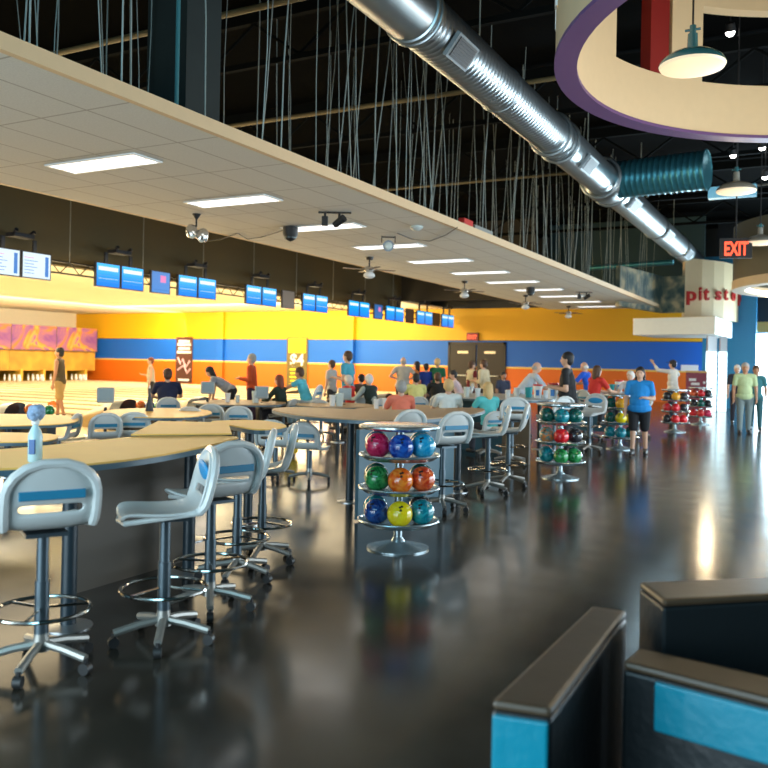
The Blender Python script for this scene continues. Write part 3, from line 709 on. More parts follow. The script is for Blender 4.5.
stools = [
 ((-3.25, 3.52), 140, 'grey bar stool in profile with bright blue oval back pad, beside the long yellow counter'),
 ((-3.42, 4.12), 72, 'brownish-lit grey bar stool seen from behind at the end of the yellow counter'),
 ((-3.74, 4.80), 124, 'grey bar stool side-on right of the yellow counter, in front of its twin'),
 ((-3.90, 5.32), 124, 'grey bar stool side-on right of the yellow counter, behind its twin'),
 ((-3.62, 9.6), 112, 'grey bar stool in profile right of the middle counter post'),
 ((-3.62, 10.35), 104, 'grey bar stool just behind the profile stool right of the middle counter'),
 ((*spot(444, 92)[:2],), 62, 'grey bar stool behind the nearest ball rack, partly behind its balls'),
 ((*spot(398, 90)[:2],), 66, 'grey bar stool half hidden behind the top disc of the nearest ball rack'),
 ((-3.75, 15.2), 165, 'grey bar stool with blue back pad facing the camera, left of the person in blue'),
 ((-3.95, 13.6), 60, 'grey bar stool seen from behind, right of the second ball rack top'),
 ((-4.35, 12.6), 30, 'grey bar stool behind the second ball rack, left part of its arch showing'),
 ((-3.6, 19.0), 150, 'far grey bar stool right of the person in blue')]
for (x, y), a, lab in stools: dup(proto, (x, y, 0), rd(a), lab)
# low chairs on pedestals
def low_chair(label, loc, rz):
    t = thing('lounge_chair', label, 'chair', loc, rz, 'low grey shell chairs')
    shell(t, .45)
    MB().cyl((0, 0, .12), (0, 0, .42), .035, n=14).build('pole', polem, t, True)
    star(t, .26, 4, False)
    for k in range(4):
        a = 2 * PI * k / 4 + .4
        MB().cyl((math.cos(a) * .26, math.sin(a) * .26, 0), (math.cos(a) * .26, math.sin(a) * .26, .075), .02, n=8).build('foot', castm, t)
    return t
CH = [(103, 70, 60, 'low brown-lit chair seen from behind, left of the small monitor stand'), (135, 68, 45, 'low grey chair with pale rim just right of the brown-lit one'),
 (60, 72, 120, 'low teal-grey chair behind the yellow counter right of the spray bottle'), (214, 56, 30, 'low pale chair behind the yellow counter in front of the bending person'),
 (196, 60, 20, 'low chair half hidden under the person in navy'), (240, 58, 35, 'low grey chair right of the yellow counter end'), (322, 48, 20, 'low chair in front of the grey shirted child'),
 (311, 76, 10, 'low grey chair seen from behind right of the yellow bag'), (277, 74, 20, 'low grey chair seen from behind left of the yellow bag')]
lc = None
for px, s, a, lab in CH:
    p = spot(px, s)
    if lc is None: lc = low_chair(lab, p, rd(a))
    else: dup(lc, p, rd(a), lab)
# ============================================================ counters
ylw = mat('counter_wood', (.98, .56, .14), .42, noise=.1, nscale=2.5, spec=.15); edgeb = mat('edge_bluegrey', (.06, .12, .16), .35)
brn = mat('counter_brown', (.42, .28, .15), .45, noise=.1, nscale=3, spec=.2); panelg = mat('panel_brown', (.105, .085, .062), .5); panelb = mat('panel_blue', (.03, .10, .14), .45)
postm = mat('post_dark', (.016, .03, .04), .4)
def smooth_poly(pts, n=6):
    out = []; k = len(pts)
    for i in range(k):
        p0, p1, p2, p3 = [Vector(pts[(i + j - 1) % k]) for j in range(4)]
        for q in range(n):
            t_ = q / n
            out.append(tuple(.5 * ((2 * p1) + (-p0 + p2) * t_ + (2 * p0 - 5 * p1 + 4 * p2 - p3) * t_ ** 2 + (-p0 + 3 * p1 - 3 * p2 + p3) * t_ ** 3)))
    return out
def counter(name, label, pts, z, top, posts, panels, c, th=.035, smooth=True, cat='counter'):
    t = thing(name, label, cat, (c[0], c[1], 0))
    pl = [(x - c[0], y - c[1]) for x, y in (smooth_poly(pts) if smooth else pts)]
    MB().prism(pl, z - .012, z).build('tabletop', top, t)
    MB().prism([(x * 1.006, y * 1.006) for x, y in pl], z - .012 - th, z - .0121).build('edge', edgeb, t)
    for x, y in posts:
        x -= c[0]; y -= c[1]
        o = MB().cyl((x, y, .02), (x, y, z - .012 - th), .045, n=20).build('post', postm, t, True)
        MB().lathe([(.14, 0), (.14, .008), (.06, .02)], 24, (x, y, 0)).build('foot_plate', alu, o, True)
    for (ax, ay), (bx, by), z0, m_ in panels:
        a = Vector((ax - c[0], ay - c[1])); b_ = Vector((bx - c[0], by - c[1])); d_ = b_ - a
        MB().box(((a.x + b_.x) / 2, (a.y + b_.y) / 2, (z0 + z - .06) / 2), (d_.length, .04, z - .06 - z0), math.atan2(d_.y, d_.x)).build('panel', m_, t)
    return t
t1 = counter('long_counter', 'long yellow wood counter with blue edge in the left foreground', [(-4.55, 2.3), (-4.1, 2.6), (-3.95, 2.95), (-3.80, 3.19), (-3.73, 3.4), (-3.70, 3.7), (-3.74, 4.08), (-3.85, 4.55), (-4.02, 5.05), (-4.12, 5.25), (-4.5, 5.2), (-4.72, 4.9), (-4.72, 4.3), (-4.72, 3.7), (-4.8, 3.0)], .98, ylw, [(-3.9, 3.42), (-4.3, 3.0), (-4.15, 4.75)], [((-4.42, 3.85), (-4.42, 5.0), 0, panelg), ((-4.5, 2.4), (-4.42, 3.05), .0, panelb)], (-4.2, 3.9))
counter('leaf_table', 'yellow trapezoid table leaf raised behind the foreground counter', [(-4.22, 5.32), (-4.98, 6.22), (-5.58, 5.92), (-4.76, 4.75)], .997, ylw, [(-4.9, 5.6)], [], (-4.9, 5.6), th=.002, smooth=False, cat='table')
counter('side_counter', 'short yellow counter end right of the raised leaf', [(-4.45, 6.0), (-4.5, 6.5), (-5.1, 6.9), (-5.4, 6.5), (-5.0, 6.25)], .975, ylw, [(-4.9, 6.45)], [], (-4.9, 6.45))
counter('middle_counter', 'curved wood counter with blue-grey edge on dark posts behind the nearest ball rack', [(-6.1, 8.5), (-5.25, 7.83), (-4.5, 7.66), (-4.02, 7.9), (-3.82, 8.8), (-3.85, 9.7), (-4.1, 10.7), (-4.45, 10.8), (-4.75, 10.0), (-5.1, 9.4), (-5.7, 9.25), (-6.2, 9.1)], .98, brn, [(-4.72, 8.10), tuple(spot(459, 80)[:2])], [(tuple(spot(359, 100)[:2]), tuple(spot(454, 82)[:2]), .02, panelb)], (-4.9, 9.4))
counter('far_counter', 'blue-grey counter crowded with cups behind the side-on stools', [(-6.4, 14.2), (-6.0, 13.9), (-5.0, 13.8), (-4.35, 14.3), (-4.4, 15.5), (-5.0, 17.0), (-6.2, 16.6), (-6.8, 15.6)], .98, mat('counter_grey', (.35, .40, .42), .3), [(-5.2, 14.3), (-4.7, 15.2)], [((-6.0, 14.3), (-4.8, 14.25), .0, panelb), (tuple(spot(504, 60)[:2]), tuple(spot(531, 62)[:2]), .0, panelg)], (-5.4, 15.2))
counter('far_counter', 'distant grey counter with white cups behind the person in blue', [(-5.6, 18.8), (-4.6, 18.6), (-3.9, 19.2), (-4.1, 21.0), (-5.4, 21.4), (-6.0, 20.0)], .98, MAT['counter_grey'], [(-4.9, 19.4), (-4.4, 20.2)], [((-5.3, 19.2), (-4.3, 19.1), .1, panelb)], (-4.8, 20))
# low tables
def low_table(label, pts, top, c, z=.74):
    return counter('low_table', label, pts, z, top, [c], [], c, .03, True, 'table')
low_table('low yellow table furthest left behind the foreground counter', [(-9.6, 6.3), (-8.8, 6.5), (-8.5, 7.4), (-9.5, 8.3), (-10.5, 7.9), (-10.3, 7.0)], ylw, (-9.4, 7.2))
low_table('low yellow table just behind the spray bottle', [(-7.9, 4.9), (-7.2, 5.3), (-6.9, 5.75), (-7.45, 6.25), (-8.2, 5.9), (-8.4, 5.2)], ylw, (-7.6, 5.6))
low_table('low yellow table in front of the person in navy', [(-10.0, 9.4), (-9.0, 8.7), (-8.2, 9.2), (-8.5, 10.2), (-9.4, 10.9), (-10.2, 10.3)], ylw, (-9.2, 9.8))
low_table('low table below the person bending over', [(-11.0, 12.6), (-10.0, 12.2), (-9.3, 13.1), (-10.0, 14.2), (-11.2, 13.7)], brn, (-10.3, 13.2))
low_table('long low brown table in front of the person in the red top', [(-9.2, 13.6), (-8.5, 13.1), (-7.8, 13.3), (-7.7, 14.2), (-8.4, 14.8), (-9.2, 14.5)], brn, (-8.4, 13.9))
low_table('brown low table before the row of seated grey haired people', [(-7.5, 15.0), (-7.5, 13.0), (-6.5, 13.3), (-6.3, 14.2), (-7.1, 15.3)], brn, (-7.1, 14.2))
# ============================================================ bowling balls on round racks
B = {'crimson': ((.55, .005, .06), (.85, .05, .16)), 'blue': ((.005, .03, .25), (.02, .12, .5)), 'sky blue': ((.0, .28, .55), (.05, .42, .65)),
 'green': ((.005, .14, .03), (.05, .40, .12)), 'orange': ((.80, .09, .005), (.95, .28, .03)), 'red orange': ((.55, .03, .01), (.85, .16, .04)),
 'yellow': ((.85, .62, .005), (.88, .72, .02)), 'dark blue': ((.005, .02, .14), (.02, .10, .35)), 'teal': ((.0, .15, .22), (.02, .34, .40)), 'dark green': ((.002, .06, .05), (.01, .16, .13)),
 'red': ((.60, .005, .01), (.8, .03, .04)), 'black': ((.01, .01, .012), (.04, .04, .05)), 'amber': ((.75, .30, .01), (.85, .45, .03)), 'two-tone teal and orange': ((.0, .25, .28), (.8, .3, .08))}
BM = {k: swirl('ball_' + k.replace(' ', '_').replace('-', '_'), *v) for k, v in B.items()}
ballmesh = {}
hole = mat('hole_black', (.005, .005, .005), .6)
protoball = {}
rackm = mat('rack_silver', (.42, .50, .53), .25, .75); rackrim = mat('rack_rim', (.5, .58, .6), .2, .8)
R_ = .108
def ball(kind, loc, rz, label, grp=None, simple=False):
    if kind not in protoball:
        t = thing('bowling_ball', label, 'bowling ball', loc, rz, grp)
        MB().ball((0, 0, 0), R_, n=32).build('sphere_body', BM[kind], t, True)
        for a, e_ in ((-80, 40), (-68, 44), (-76, 26)):
            a = rd(a); e_ = rd(e_); dr_ = Vector((math.cos(a) * math.cos(e_), math.sin(a) * math.cos(e_), math.sin(e_)))
            MB().cyl(dr_ * (R_ - .02), dr_ * (R_ + .0006), .0105, n=12).build('finger_hole', hole, t)
        protoball[kind] = t; return t
    return dup(protoball[kind], loc, rz, label, grp)
rack0 = None
def rack(idx, loc, word, colors):
    global rack0
    lab = ['round silver tiered ball rack standing nearest the camera', 'round ball rack in front of the person in black, with teal and green balls', 'ball rack with yellow and amber balls left of the person in blue', 'far ball rack with red balls right of the person in blue', 'furthest ball rack in front of the maroon board'][idx]
    view = math.atan2(-loc[1], -loc[0]) # towards the camera
    if rack0 is None:
        t = thing('ball_rack', lab, 'ball rack', (loc[0], loc[1], 0), 0, 'round bowling ball racks'); rack0 = t
        MB().cyl((0, 0, .01), (0, 0, 1.02), .038, n=20).build('pole', rackm, t, True)
        MB().lathe([(.27, 0), (.27, .012), (.20, .03), (.06, .06), (.04, .10)], 36).build('base', rackm, t, True)
        for z in (.22, .50, .78):
            o = MB().lathe([(.04, z - .02), (.30, z - .012), (.345, z + .02), (.335, z + .03), (.28, z + .004), (.04, z)], 40).build('shelf', rackm, t, True)
            MB().torus((0, 0, z + .028), .343, .012, 44, 8).build('rim', rackrim, o, True)
        MB().lathe([(.02, 1.02), (.31, 1.025), (.345, 1.045), (.345, 1.06), (.32, 1.068), (.02, 1.07)], 40).build('top_disc', rackrim, t, True)
    else: dup(rack0, (loc[0], loc[1], 0), 0, lab)
    pos = [(-118, 'back left'), (-60, 'left'), (0, 'middle'), (60, 'right'), (118, 'back right')]
    for lev, z in enumerate((.785, .505, .225)):
        for k, (da, pw) in enumerate(pos):
            col = colors[lev][k]
            if col is None: continue
            a = view + rd(da + 3); r_ = .222
            ball(col, (loc[0] + math.cos(a) * r_, loc[1] + math.sin(a) * r_, z + R_ + .001), random.uniform(-1.2, .9) if idx else [0, -.3, .3][k % 3], '%s bowling ball at %s of the %s shelf of the %s rack' % (col, pw, ('top', 'middle', 'lowest')[lev], word))
rack(0, (-3.19, 6.32), 'nearest', [['dark blue', 'crimson', 'blue', 'sky blue', 'teal'], ['dark green', 'green', 'orange', 'red orange', 'dark green'], ['teal', 'dark blue', 'yellow', 'teal', 'black']])
rack(1, (-3.25, 11.52), 'second', [['black', 'dark green', 'teal', 'dark green', 'black'], ['teal', 'two-tone teal and orange', 'red', 'black', 'black'], ['teal', 'teal', 'green', 'green', 'dark green']])
rack(2, (-3.42, 16.3), 'third', [['dark green', 'dark green', 'amber', 'amber', 'black'], ['black', 'dark green', 'yellow', 'yellow', 'black'], ['dark green', 'teal', 'teal', 'dark green', 'black']])
rack(3, (-3.19, 21.6), 'fourth', [['amber', 'black', 'amber', 'black', None], ['red', 'red', 'red', 'black', None], ['red', 'black', 'red', 'red', None]])
rack(4, (-3.0, 25.0), 'fifth', [['red', 'red orange', 'red', 'black', None], ['black', 'black', 'dark green', 'black', None], ['black', 'red', 'red', 'crimson', None]])
# ============================================================ ball returns
hoodm = mat('hood_tan', (.42, .27, .10), .4); hoodd = mat('hood_dark', (.03, .03, .028), .3)
def ball_return(label, px, s, a):
    p = spot(px, s); t = thing('ball_return', label, 'ball return', p, a, 'ball return machines beside the lanes')
    # hood: arch profile extruded along local x
    m = MB(); n = 14; pr = [(.30 * math.cos(PI * i / n), .35 + .32 * math.sin(PI * i / n) ** .8) for i in range(n + 1)]; pr = [(.30, 0)] + pr + [(-.30, 0)]
    def loft(x0, x1, s0, s1):
        k = len(pr); vs = [(x0, y * s0, z * s0) for y, z in pr] + [(x1, y * s1, z * s1) for y, z in pr]
        m.add(vs, [(i, i + 1, k + i + 1, k + i) for i in range(k - 1)] + [tuple(range(k)), tuple(range(2 * k - 1, k - 1, -1))])
    loft(-1.1, -.15, .55, 1.0); m.build('hood', hoodm, t, True)
    m = MB(); loft(-.15, .15, 1.0, 1.04); m.build('mouth', hoodd, t, True)
    MB().span((.15, -.26, .40), (1.3, .26, .46)).build('ball_tray', hoodd, t, bevel=.02)
    MB().span((.3, -.1, 0), (1.1, .1, .40)).build('tray_foot', hoodd, t)
    for k, c_ in enumerate(('orange', 'dark blue', 'green')):
        if random.random() < .8:
            v = Matrix.Rotation(a, 3, 'Z') @ Vector((.4 + k * .26, .08, 0)) + p
            ball(c_, (v.x, v.y, .46 + R_), 0, '%s ball on the ball return %s' % (c_, label.split(' ', 3)[-1]))
for px, s, a, lab in ((13, 52, 0, 'tan arched ball return at the far left behind the yellow counter'), (125, 46, 0, 'tan arched ball return behind the small monitor stand'), (200, 42, 0, 'tan arched ball return left of the person bending over'), (262, 40, 0, 'tan arched ball return right of the person in orange'), (385, 34, 0, 'tan arched ball return beside the person in the grey shirt')):
    ball_return(lab, px, s, a)
# scoring consoles
scr_g = mat('console_screen', (.2, .26, .28), .3, emit=.08, ecol=(.5, .65, .7))
for px, s, zt, lab in ((106, 62, .98, 'grey scoring console on a bent arm at the left of the low yellow table'), (208, 50, 1.02, 'pale scoring console left of the person bending over'), (262, 50, .95, 'pale scoring console right of the person bending over'), (345, 50, .95, 'pale scoring console in front of the person in teal')):
    p = spot(px, s)
    t = thing('scoring_console', lab, 'console', p, YAW + .3, 'scoring consoles')
    MB().tube([(0, .12, .0), (0, .12, zt - .35), (0, .0, zt - .28), (0, .02, zt - .2)], .025, 8).build('arm', castm, t, True)
    c_ = MB().box((0, 0, zt), (.27, .08, .25)).build('case', mat('console_grey', (.34, .38, .38), .4), t, bevel=.02)
    MB().box((0, -.044, zt + .01), (.22, .008, .18)).build('screen', scr_g, t)
    MB().lathe([(.16, 0), (.16, .02), (.03, .03)], 20, (0, .12, 0)).build('foot', castm, t)
# ============================================================ people
SK = {'light': (.62, .36, .24), 'tan': (.45, .22, .12), 'dark': (.20, .09, .05)}
skin = {k: mat('skin_' + k, v, .5) for k, v in SK.items()}
HC = {'black': (.012, .01, .01), 'brown': (.08, .035, .015), 'grey': (.35, .33, .30), 'white': (.72, .68, .62), 'blond': (.62, .42, .18), 'red': (.22, .05, .02)}
hairm = {k: mat('hair_' + k, v, .6, noise=.3, nscale=60) for k, v in HC.items()}
eyew = mat('eye_dark', (.02, .015, .01), .2); shoem = mat('shoe_dark', (.03, .03, .03), .5); shoew = mat('shoe_white', (.6, .6, .58), .5)
ARM = {'down': ((.18, .02, -1), (.02, .2, -1)), 'bent': ((.15, -.1, -1), (-.25, 1, .15)), 'table': ((.25, .55, -.75), (-.35, 1, -.1)), 'reach': ((.1, .8, -.45), (0, 1, -.2)),
 'hip': ((.6, -.3, -.8), (-.9, .3, -.35)), 'up': ((.3, .9, .1), (-.1, .7, .8)), 'hang': ((.05, .15, -1), (0, .1, -1)), 'hold': ((.2, -.1, -1), (-.55, .85, .1)), 'out': ((.9, .3, -.3), (.6, .7, -.1))}
def hand(m, wr, d, side_v, H, curl=.35):
    """palm, four unequal fingers with a bend, thumb off the side"""
    d = d.normalized(); sv = (side_v - d * side_v.dot(d)).normalized(); nv = d.cross(sv).normalized()
    k = H / 1.7; P = wr + d * .045 * k
    m.cap(wr, wr + d * .075 * k, .021 * k, .026 * k, 8)
    for i, (o, L) in enumerate(((-.030, .062), (-.010, .075), (.010, .070), (.029, .055))):
        b0 = wr + d * .082 * k + sv * o * k
        m.cap(wr + d * .04 * k + sv * o * .7 * k, b0, .012 * k, .0105 * k, 7)
        b1 = b0 + (d * math.cos(curl) + nv * math.sin(curl)) * L * .5 * k; b2 = b1 + (d * math.cos(curl * 2.4) + nv * math.sin(curl * 2.4)) * L * .5 * k
        m.cap(b0, b1, .0095 * k, .009 * k, 7); m.cap(b1, b2, .009 * k, .0075 * k, 7)
    t0 = wr + d * .03 * k - sv * .026 * k; t1 = t0 + (d * .75 - sv * .6 + nv * .3).normalized() * .038 * k; t2 = t1 + (d * .95 - sv * .1 + nv * .35).normalized() * .03 * k
    m.cap(t0, t1, .013 * k, .011 * k, 7); m.cap(t1, t2, .011 * k, .009 * k, 7)
def person(label, px, s, face, H=1.7, pose='stand', lean=3, arms=('down', 'down'), shirt=(.5, .5, .5), pants=(.03, .03, .04), sk='light', hair='brown', style='short',
           sleeve=.5, shorts=False, seat=.45, fat=1.0, step=.0, nod=0, pos=None, vest=None, vox=.012, shoe=None, cap_=None, zoff=0):
    p = pos if pos else spot(px, s)
    t = thing('person', label, 'person', (p[0], p[1], 0), YAW - math.atan((px - 384) / FPX) + rd(face) - 0 if px is not None else rd(face))
    S = skin[sk]; ln = rd(lean); tdir = Vector((0, math.sin(ln), math.cos(ln))); fwd = Vector((0, math.cos(ln), -math.sin(ln))); X = Vector((1, 0, 0))
    hz = .515 * H if pose == 'stand' else seat + .085 * H / 1.7
    if pose == 'crouch': hz = .45 * H
    p0 = Vector((0, -.10 * math.sin(ln) * H if pose == 'stand' else 0, hz + zoff))
    RT = Matrix.Rotation(-ln, 3, 'X')
    sc_ = p0 + tdir * .30 * H; nk = p0 + tdir * .318 * H; nd = rd(lean * .45 + nod); hdir = Vector((0, math.sin(nd), math.cos(nd)))
    hc = nk + hdir * .090 * H; RH = Matrix.Rotation(-nd, 3, 'X')
    body = MB(); sh = MB(); pt = MB()
    # torso volumes
    def torso(m, g, top=True, low=True):
        if low: m.ball(p0 + tdir * .0, ((.092 + g) * fat * H, (.068 + g) * fat * H, (.065 + g) * H), RT, 14)
        m.ball(p0 + tdir * .09 * H + fwd * .01 * fat * H, ((.083 + g) * fat * H, (.066 + g) * fat * H, (.10 + g) * H), RT, 14)
        m.ball(p0 + tdir * .20 * H, ((.097 + g) * fat ** .6 * H, (.064 + g) * fat ** .5 * H, (.11 + g) * H), RT, 14)
        m.cap(sc_ - X * .085 * H - tdir * .01 * H, sc_ + X * .085 * H - tdir * .01 * H, (.036 + g) * H, None, 12)
    torso(body, 0); torso(sh, .005)
    sh.ball(p0 + tdir * .01 * H, (.106 * fat * H, .082 * fat * H, .075 * H), RT, 14)
    sh.cap(p0 + tdir * .05 * H, p0 + tdir * .2 * H, .074 * fat * H, .070 * fat ** .6 * H, 14)
    body.cap(nk - tdir * .03 * H, hc - hdir * .03 * H, .034 * H, .030 * H, 12)
    hr = Vector((.046 * H, .056 * H, .066 * H))
    body.ball(hc, hr, RH, 18)
    body.ball(hc + RH @ Vector((0, .018 * H, -.035 * H)), (.032 * H, .036 * H, .030 * H), RH, 12)   # jaw
    body.cap(hc + RH @ Vector((0, .052 * H, -.0 * H)), hc + RH @ Vector((0, .060 * H, -.016 * H)), .006 * H, .009 * H, 8)  # nose
    body.ball(hc + RH @ Vector((0, .050 * H, -.034 * H)), (.014 * H, .006 * H, .0045 * H), RH, 8)  # mouth
    for sx in (-1, 1): body.ball(hc + RH @ Vector((sx * .045 * H, -.004 * H, -.006 * H)), (.006 * H, .011 * H, .017 * H), RH, 8)
    # arms
    for i, sx in enumerate((-1, 1)):
        ua, fa = ARM[arms[i]]
        ua = Vector((ua[0] * sx, ua[1], ua[2])).normalized(); fa = Vector((fa[0] * sx, fa[1], fa[2])).normalized()
        s0 = sc_ + X * sx * .108 * H * fat ** .3 - tdir * .012 * H; el = s0 + ua * .172 * H; wr = el + fa * .145 * H
        body.cap(s0, el, .030 * H, .024 * H, 10); body.cap(el, wr, .0235 * H, .016 * H, 10)
        hand(body, wr, fa, X * sx * -1 if abs(fa.z) < .7 else Vector((0, 1, 0)), H)
        if sleeve > 0:
            k = min(sleeve, 1); sh.cap(s0, s0.lerp(el, k), (.037) * H, (.036 if sleeve < 1 else .031) * H, 10)
        if sleeve > 1: sh.cap(el, el.lerp(wr, min(1, sleeve - 1)), .031 * H, .025 * H, 10)
    # legs
    for sx in (-1, 1):
        hp = p0 + Vector((sx * .052 * H * fat ** .5, 0, -.01 * H)); st_ = step * sx
        if pose == 'sit':
            kn = hp + Vector((sx * .03 * H, .235 * H, -.005 * H)); an = Vector((kn.x, kn.y - .02 * H, max(.05 * H, kn.z - .24 * H)))
        else:
            kz = .285 * H * (.92 if pose == 'crouch' else 1)
            kn = Vector((sx * .058 * H, p0.y * .5 + st_ * .5 + .012, kz)); an = Vector((sx * .06 * H, st_ - .02 * H, .05 * H + max(0, -st_) * .12))
        body.cap(hp, kn, .052 * H * fat ** .5, .034 * H, 12); body.cap(kn, an, .033 * H, .021 * H, 12)
        body.cap(an + Vector((0, -.01 * H, -.025 * H)), an + Vector((sx * .01, .09 * H, -.034 * H)), .022 * H, .018 * H, 10)
        pt.cap(hp, kn if not shorts else hp.lerp(kn, .9), .060 * H * fat ** .6, .044 * H if not shorts else .052 * H, 12)
        if not shorts: pt.cap(kn, kn.lerp(an, .93), .043 * H, .034 * H, 12)
        so = MB(); so.cap(an + Vector((0, -.015 * H, -.024 * H)), an + Vector((sx * .01, .095 * H, -.030 * H)), .027 * H, .022 * H, 12)
        so.cap(an, an + Vector((0, 0, .01)), .025 * H, .024 * H, 10)
        lo_ = min(v[2] for v in so.v)
        if pose != 'sit' : so.v = [(x, y, z - lo_ + .002) if 1 else 0 for x, y, z in so.v]
        so.build('shoe', shoe or shoem, t, True)
    pt.ball(p0 - tdir * .012 * H, (.097 * fat * H, .072 * fat * H, .062 * H), RT, 14)
    body.build('body', S, t, True, voxel=vox * .9)
    def cm_(c): 
        k_ = 'cloth_%d_%d_%d' % tuple(int(v * 100) for v in c); return mat(k_, c, .8, noise=.12, nscale=14)
    sh.build('shirt', cm_(shirt), t, True, voxel=vox, sit=9)
    pt.build('shorts' if shorts else 'trousers', cm_(pants), t, True, voxel=vox, sit=6)
    if vest:
        v_ = MB(); torso(v_, .010, low=False); v_.build('vest', cm_(vest), t, True, voxel=vox)
    if style != 'bald':
        h_ = MB(); h_.ball(hc + RH @ Vector((0, -.009 * H, .021 * H)), (.0525 * H, .0590 * H, .0565 * H), RH, 18)
        h_.ball(hc + RH @ Vector((0, -.024 * H, -.004 * H)), (.050 * H, .042 * H, .058 * H), RH, 16)
        if style == 'long':
            h_.ball(hc + RH @ Vector((0, -.035 * H, -.04 * H)), (.050 * H, .030 * H, .085 * H), RH, 14)
            for sx in (-1, 1): h_.cap(hc + RH @ Vector((sx * .042 * H, -.01 * H, .0)), hc + RH @ Vector((sx * .046 * H, -.012 * H, -.085 * H)), .016 * H, .014 * H, 8)
        if style == 'puffy': h_.ball(hc + RH @ Vector((0, -.02 * H, .0)), (.058 * H, .055 * H, .062 * H), RH, 14)
        h_.build('hair', hairm[hair], t, True)
    else:
        h_ = MB()
        h_.ball(hc + RH @ Vector((0, -.022 * H, -.012 * H)), (.049 * H, .042 * H, .034 * H), RH, 14); h_.build('hair', hairm[hair], t, True)
    if cap_:
        MB().lathe([(.050 * H, 0), (.052 * H, .02 * H), (.035 * H, .045 * H), (.01 * H, .052 * H)], 16, hc + hdir * .022 * H, RH).box(tuple(hc + RH @ Vector((0, .07 * H, .03 * H))), (.07 * H, .05 * H, .006 * H)).build('cap', cm_(cap_), t, True)
    for sx in (-1, 1): MB().ball(hc + RH @ Vector((sx * .018 * H, .0485 * H, .004 * H)), .0055 * H, n=8).build('eye', eyew, t, True)
    return t
P = person
P('person in dark sleeveless top and tan shorts at the lanes, holding an orange ball', 60, 39.6, 70, 1.82, arms=('down', 'down'), shirt=(.07, .05, .02), pants=(.42, .27, .09), sk='tan', hair='black', sleeve=0, shorts=True, step=.12)
P('person in pale sleeveless top and black trousers standing left of the person in navy', 151, 32, 95, 1.62, shirt=(.50, .44, .34), pants=(.02, .02, .02), hair='red', sleeve=0, arms=('down', 'bent'))
P('person in navy seen from behind, sitting left of the dark brown poster', 168, 49, 5, 1.78, 'sit', 8, ('table', 'table'), (.012, .018, .06), (.01, .012, .03), hair='brown', sleeve=.6, fat=1.35)
P('person in grey top and black trousers bending far forward near the banded wall', 226, 43, 80, 1.70, lean=58, arms=('hang', 'hang'), shirt=(.30, .32, .36), pants=(.01, .01, .012), hair='black', style='long', sleeve=.5)
P('person in a long orange sweater standing in profile before the orange band', 252, 42, 75, 1.75, shirt=(.55, .07, .01), pants=(.04, .012, .04), hair='grey', sleeve=2, arms=('bent', 'bent'))
P('person in dark green top with red hair seated facing left by the price poster', 284, 48, 60, 1.62, 'sit', 12, ('table', 'table'), (.01, .03, .02), hair='red', style='long', sleeve=1.5)
P('person in turquoise top leaning left with one arm stretched out', 309, 47, 70, 1.66, 'sit', 22, ('reach', 'table'), (.10, .50, .62), (.30, .45, .55), 'tan', 'brown', sleeve=.4, seat=.62)
P('child in grey t-shirt and dark shorts standing left of the person in teal', 332, 38, 60, 1.64, shirt=(.48, .47, .44), pants=(.04, .04, .045), hair='brown', sleeve=.55, shorts=True)
P('person in teal blue shirt standing in front of the blue wall corner', 348, 43, 62, 1.86, shirt=(.05, .33, .45), pants=(.12, .2, .3), hair='brown', sleeve=.5, arms=('bent', 'bent'))
P('white haired person in red top seated facing left at the low table', 353, 44, 55, 1.62, 'sit', 14, ('table', 'table'), (.65, .02, .02), hair='white', style='puffy', sleeve=.9)
P('white haired person in dark vest over pale sleeves seated right of the red top', 374, 45, 45, 1.7, 'sit', 16, ('table', 'table'), (.40, .45, .42), (.02, .03, .03), hair='white', sleeve=1.9, vest=(.012, .025, .02))
P('broad person in grey t-shirt standing with back turned before the grey wall', 403, 34, 5, 1.78, shirt=(.45, .43, .38), pants=(.03, .02, .015), hair='grey', style='bald', sleeve=.55, fat=1.3, arms=('hip', 'hip'))
P('person in orange top facing left beyond the yellow shirt', 417, 33, 70, 1.66, shirt=(.60, .20, .05), sk='tan', hair='black', style='long', sleeve=.4)
P('person in royal blue top with dark cap standing beside the green shirt', 426, 33, 20, 1.6, shirt=(.01, .04, .28), hair='black', sleeve=.6, fat=1.15, cap_=(.01, .03, .12), arms=('bent', 'bent'))
P('person in dark green shirt standing just left of the dark doors', 437, 33, -20, 1.76, shirt=(.01, .14, .07), hair='blond', sleeve=.6)
P('person in pale yellow shirt seated with back turned in the middle', 417, 42, 15, 1.72, 'sit', 10, ('table', 'table'), (.74, .70, .26), hair='black', sleeve=.5, fat=1.2)
P('person in black top with brown hair seated right of the yellow shirt', 438, 39, 10, 1.74, 'sit', 10, ('table', 'table'), (.008, .01, .01), sk='tan', hair='brown', sleeve=.6, fat=1.15)
P('grey haired person in coral shirt seated nearest behind the middle counter', 402, 60, 12, 1.62, 'sit', 6, ('table', 'table'), (.80, .20, .12), hair='grey', style='puffy', sleeve=.6)
P('blond person in white shirt seated behind the middle counter', 449, 57, 8, 1.66, 'sit', 4, ('table', 'table'), (.72, .78, .76), hair='blond', style='puffy', sleeve=.6)
P('person in pale pink and teal leaning over the table left of the doors', 463, 38, 95, 1.66, 'sit', 26, ('table', 'table'), (.70, .55, .58), (.01, .25, .30), hair='black', sleeve=.8, seat=.6)
P('person in cream vest over maroon standing before the left door leaf', 471, 35, -60, 1.7, shirt=(.16, .01, .02), pants=(.10, .01, .02), hair='brown', vest=(.65, .58, .38), sleeve=.4)
P('person in cream jacket standing before the dark double doors, facing left', 485, 36, 60, 1.74, shirt=(.62, .52, .33), hair='brown', sleeve=1.5, lean=8, arms=('bent', 'bent'))
P('blond person in turquoise top seated at the grey counter', 490, 58, 30, 1.6, 'sit', 8, ('table', 'table'), (.10, .52, .52), hair='blond', style='long', sleeve=.5)
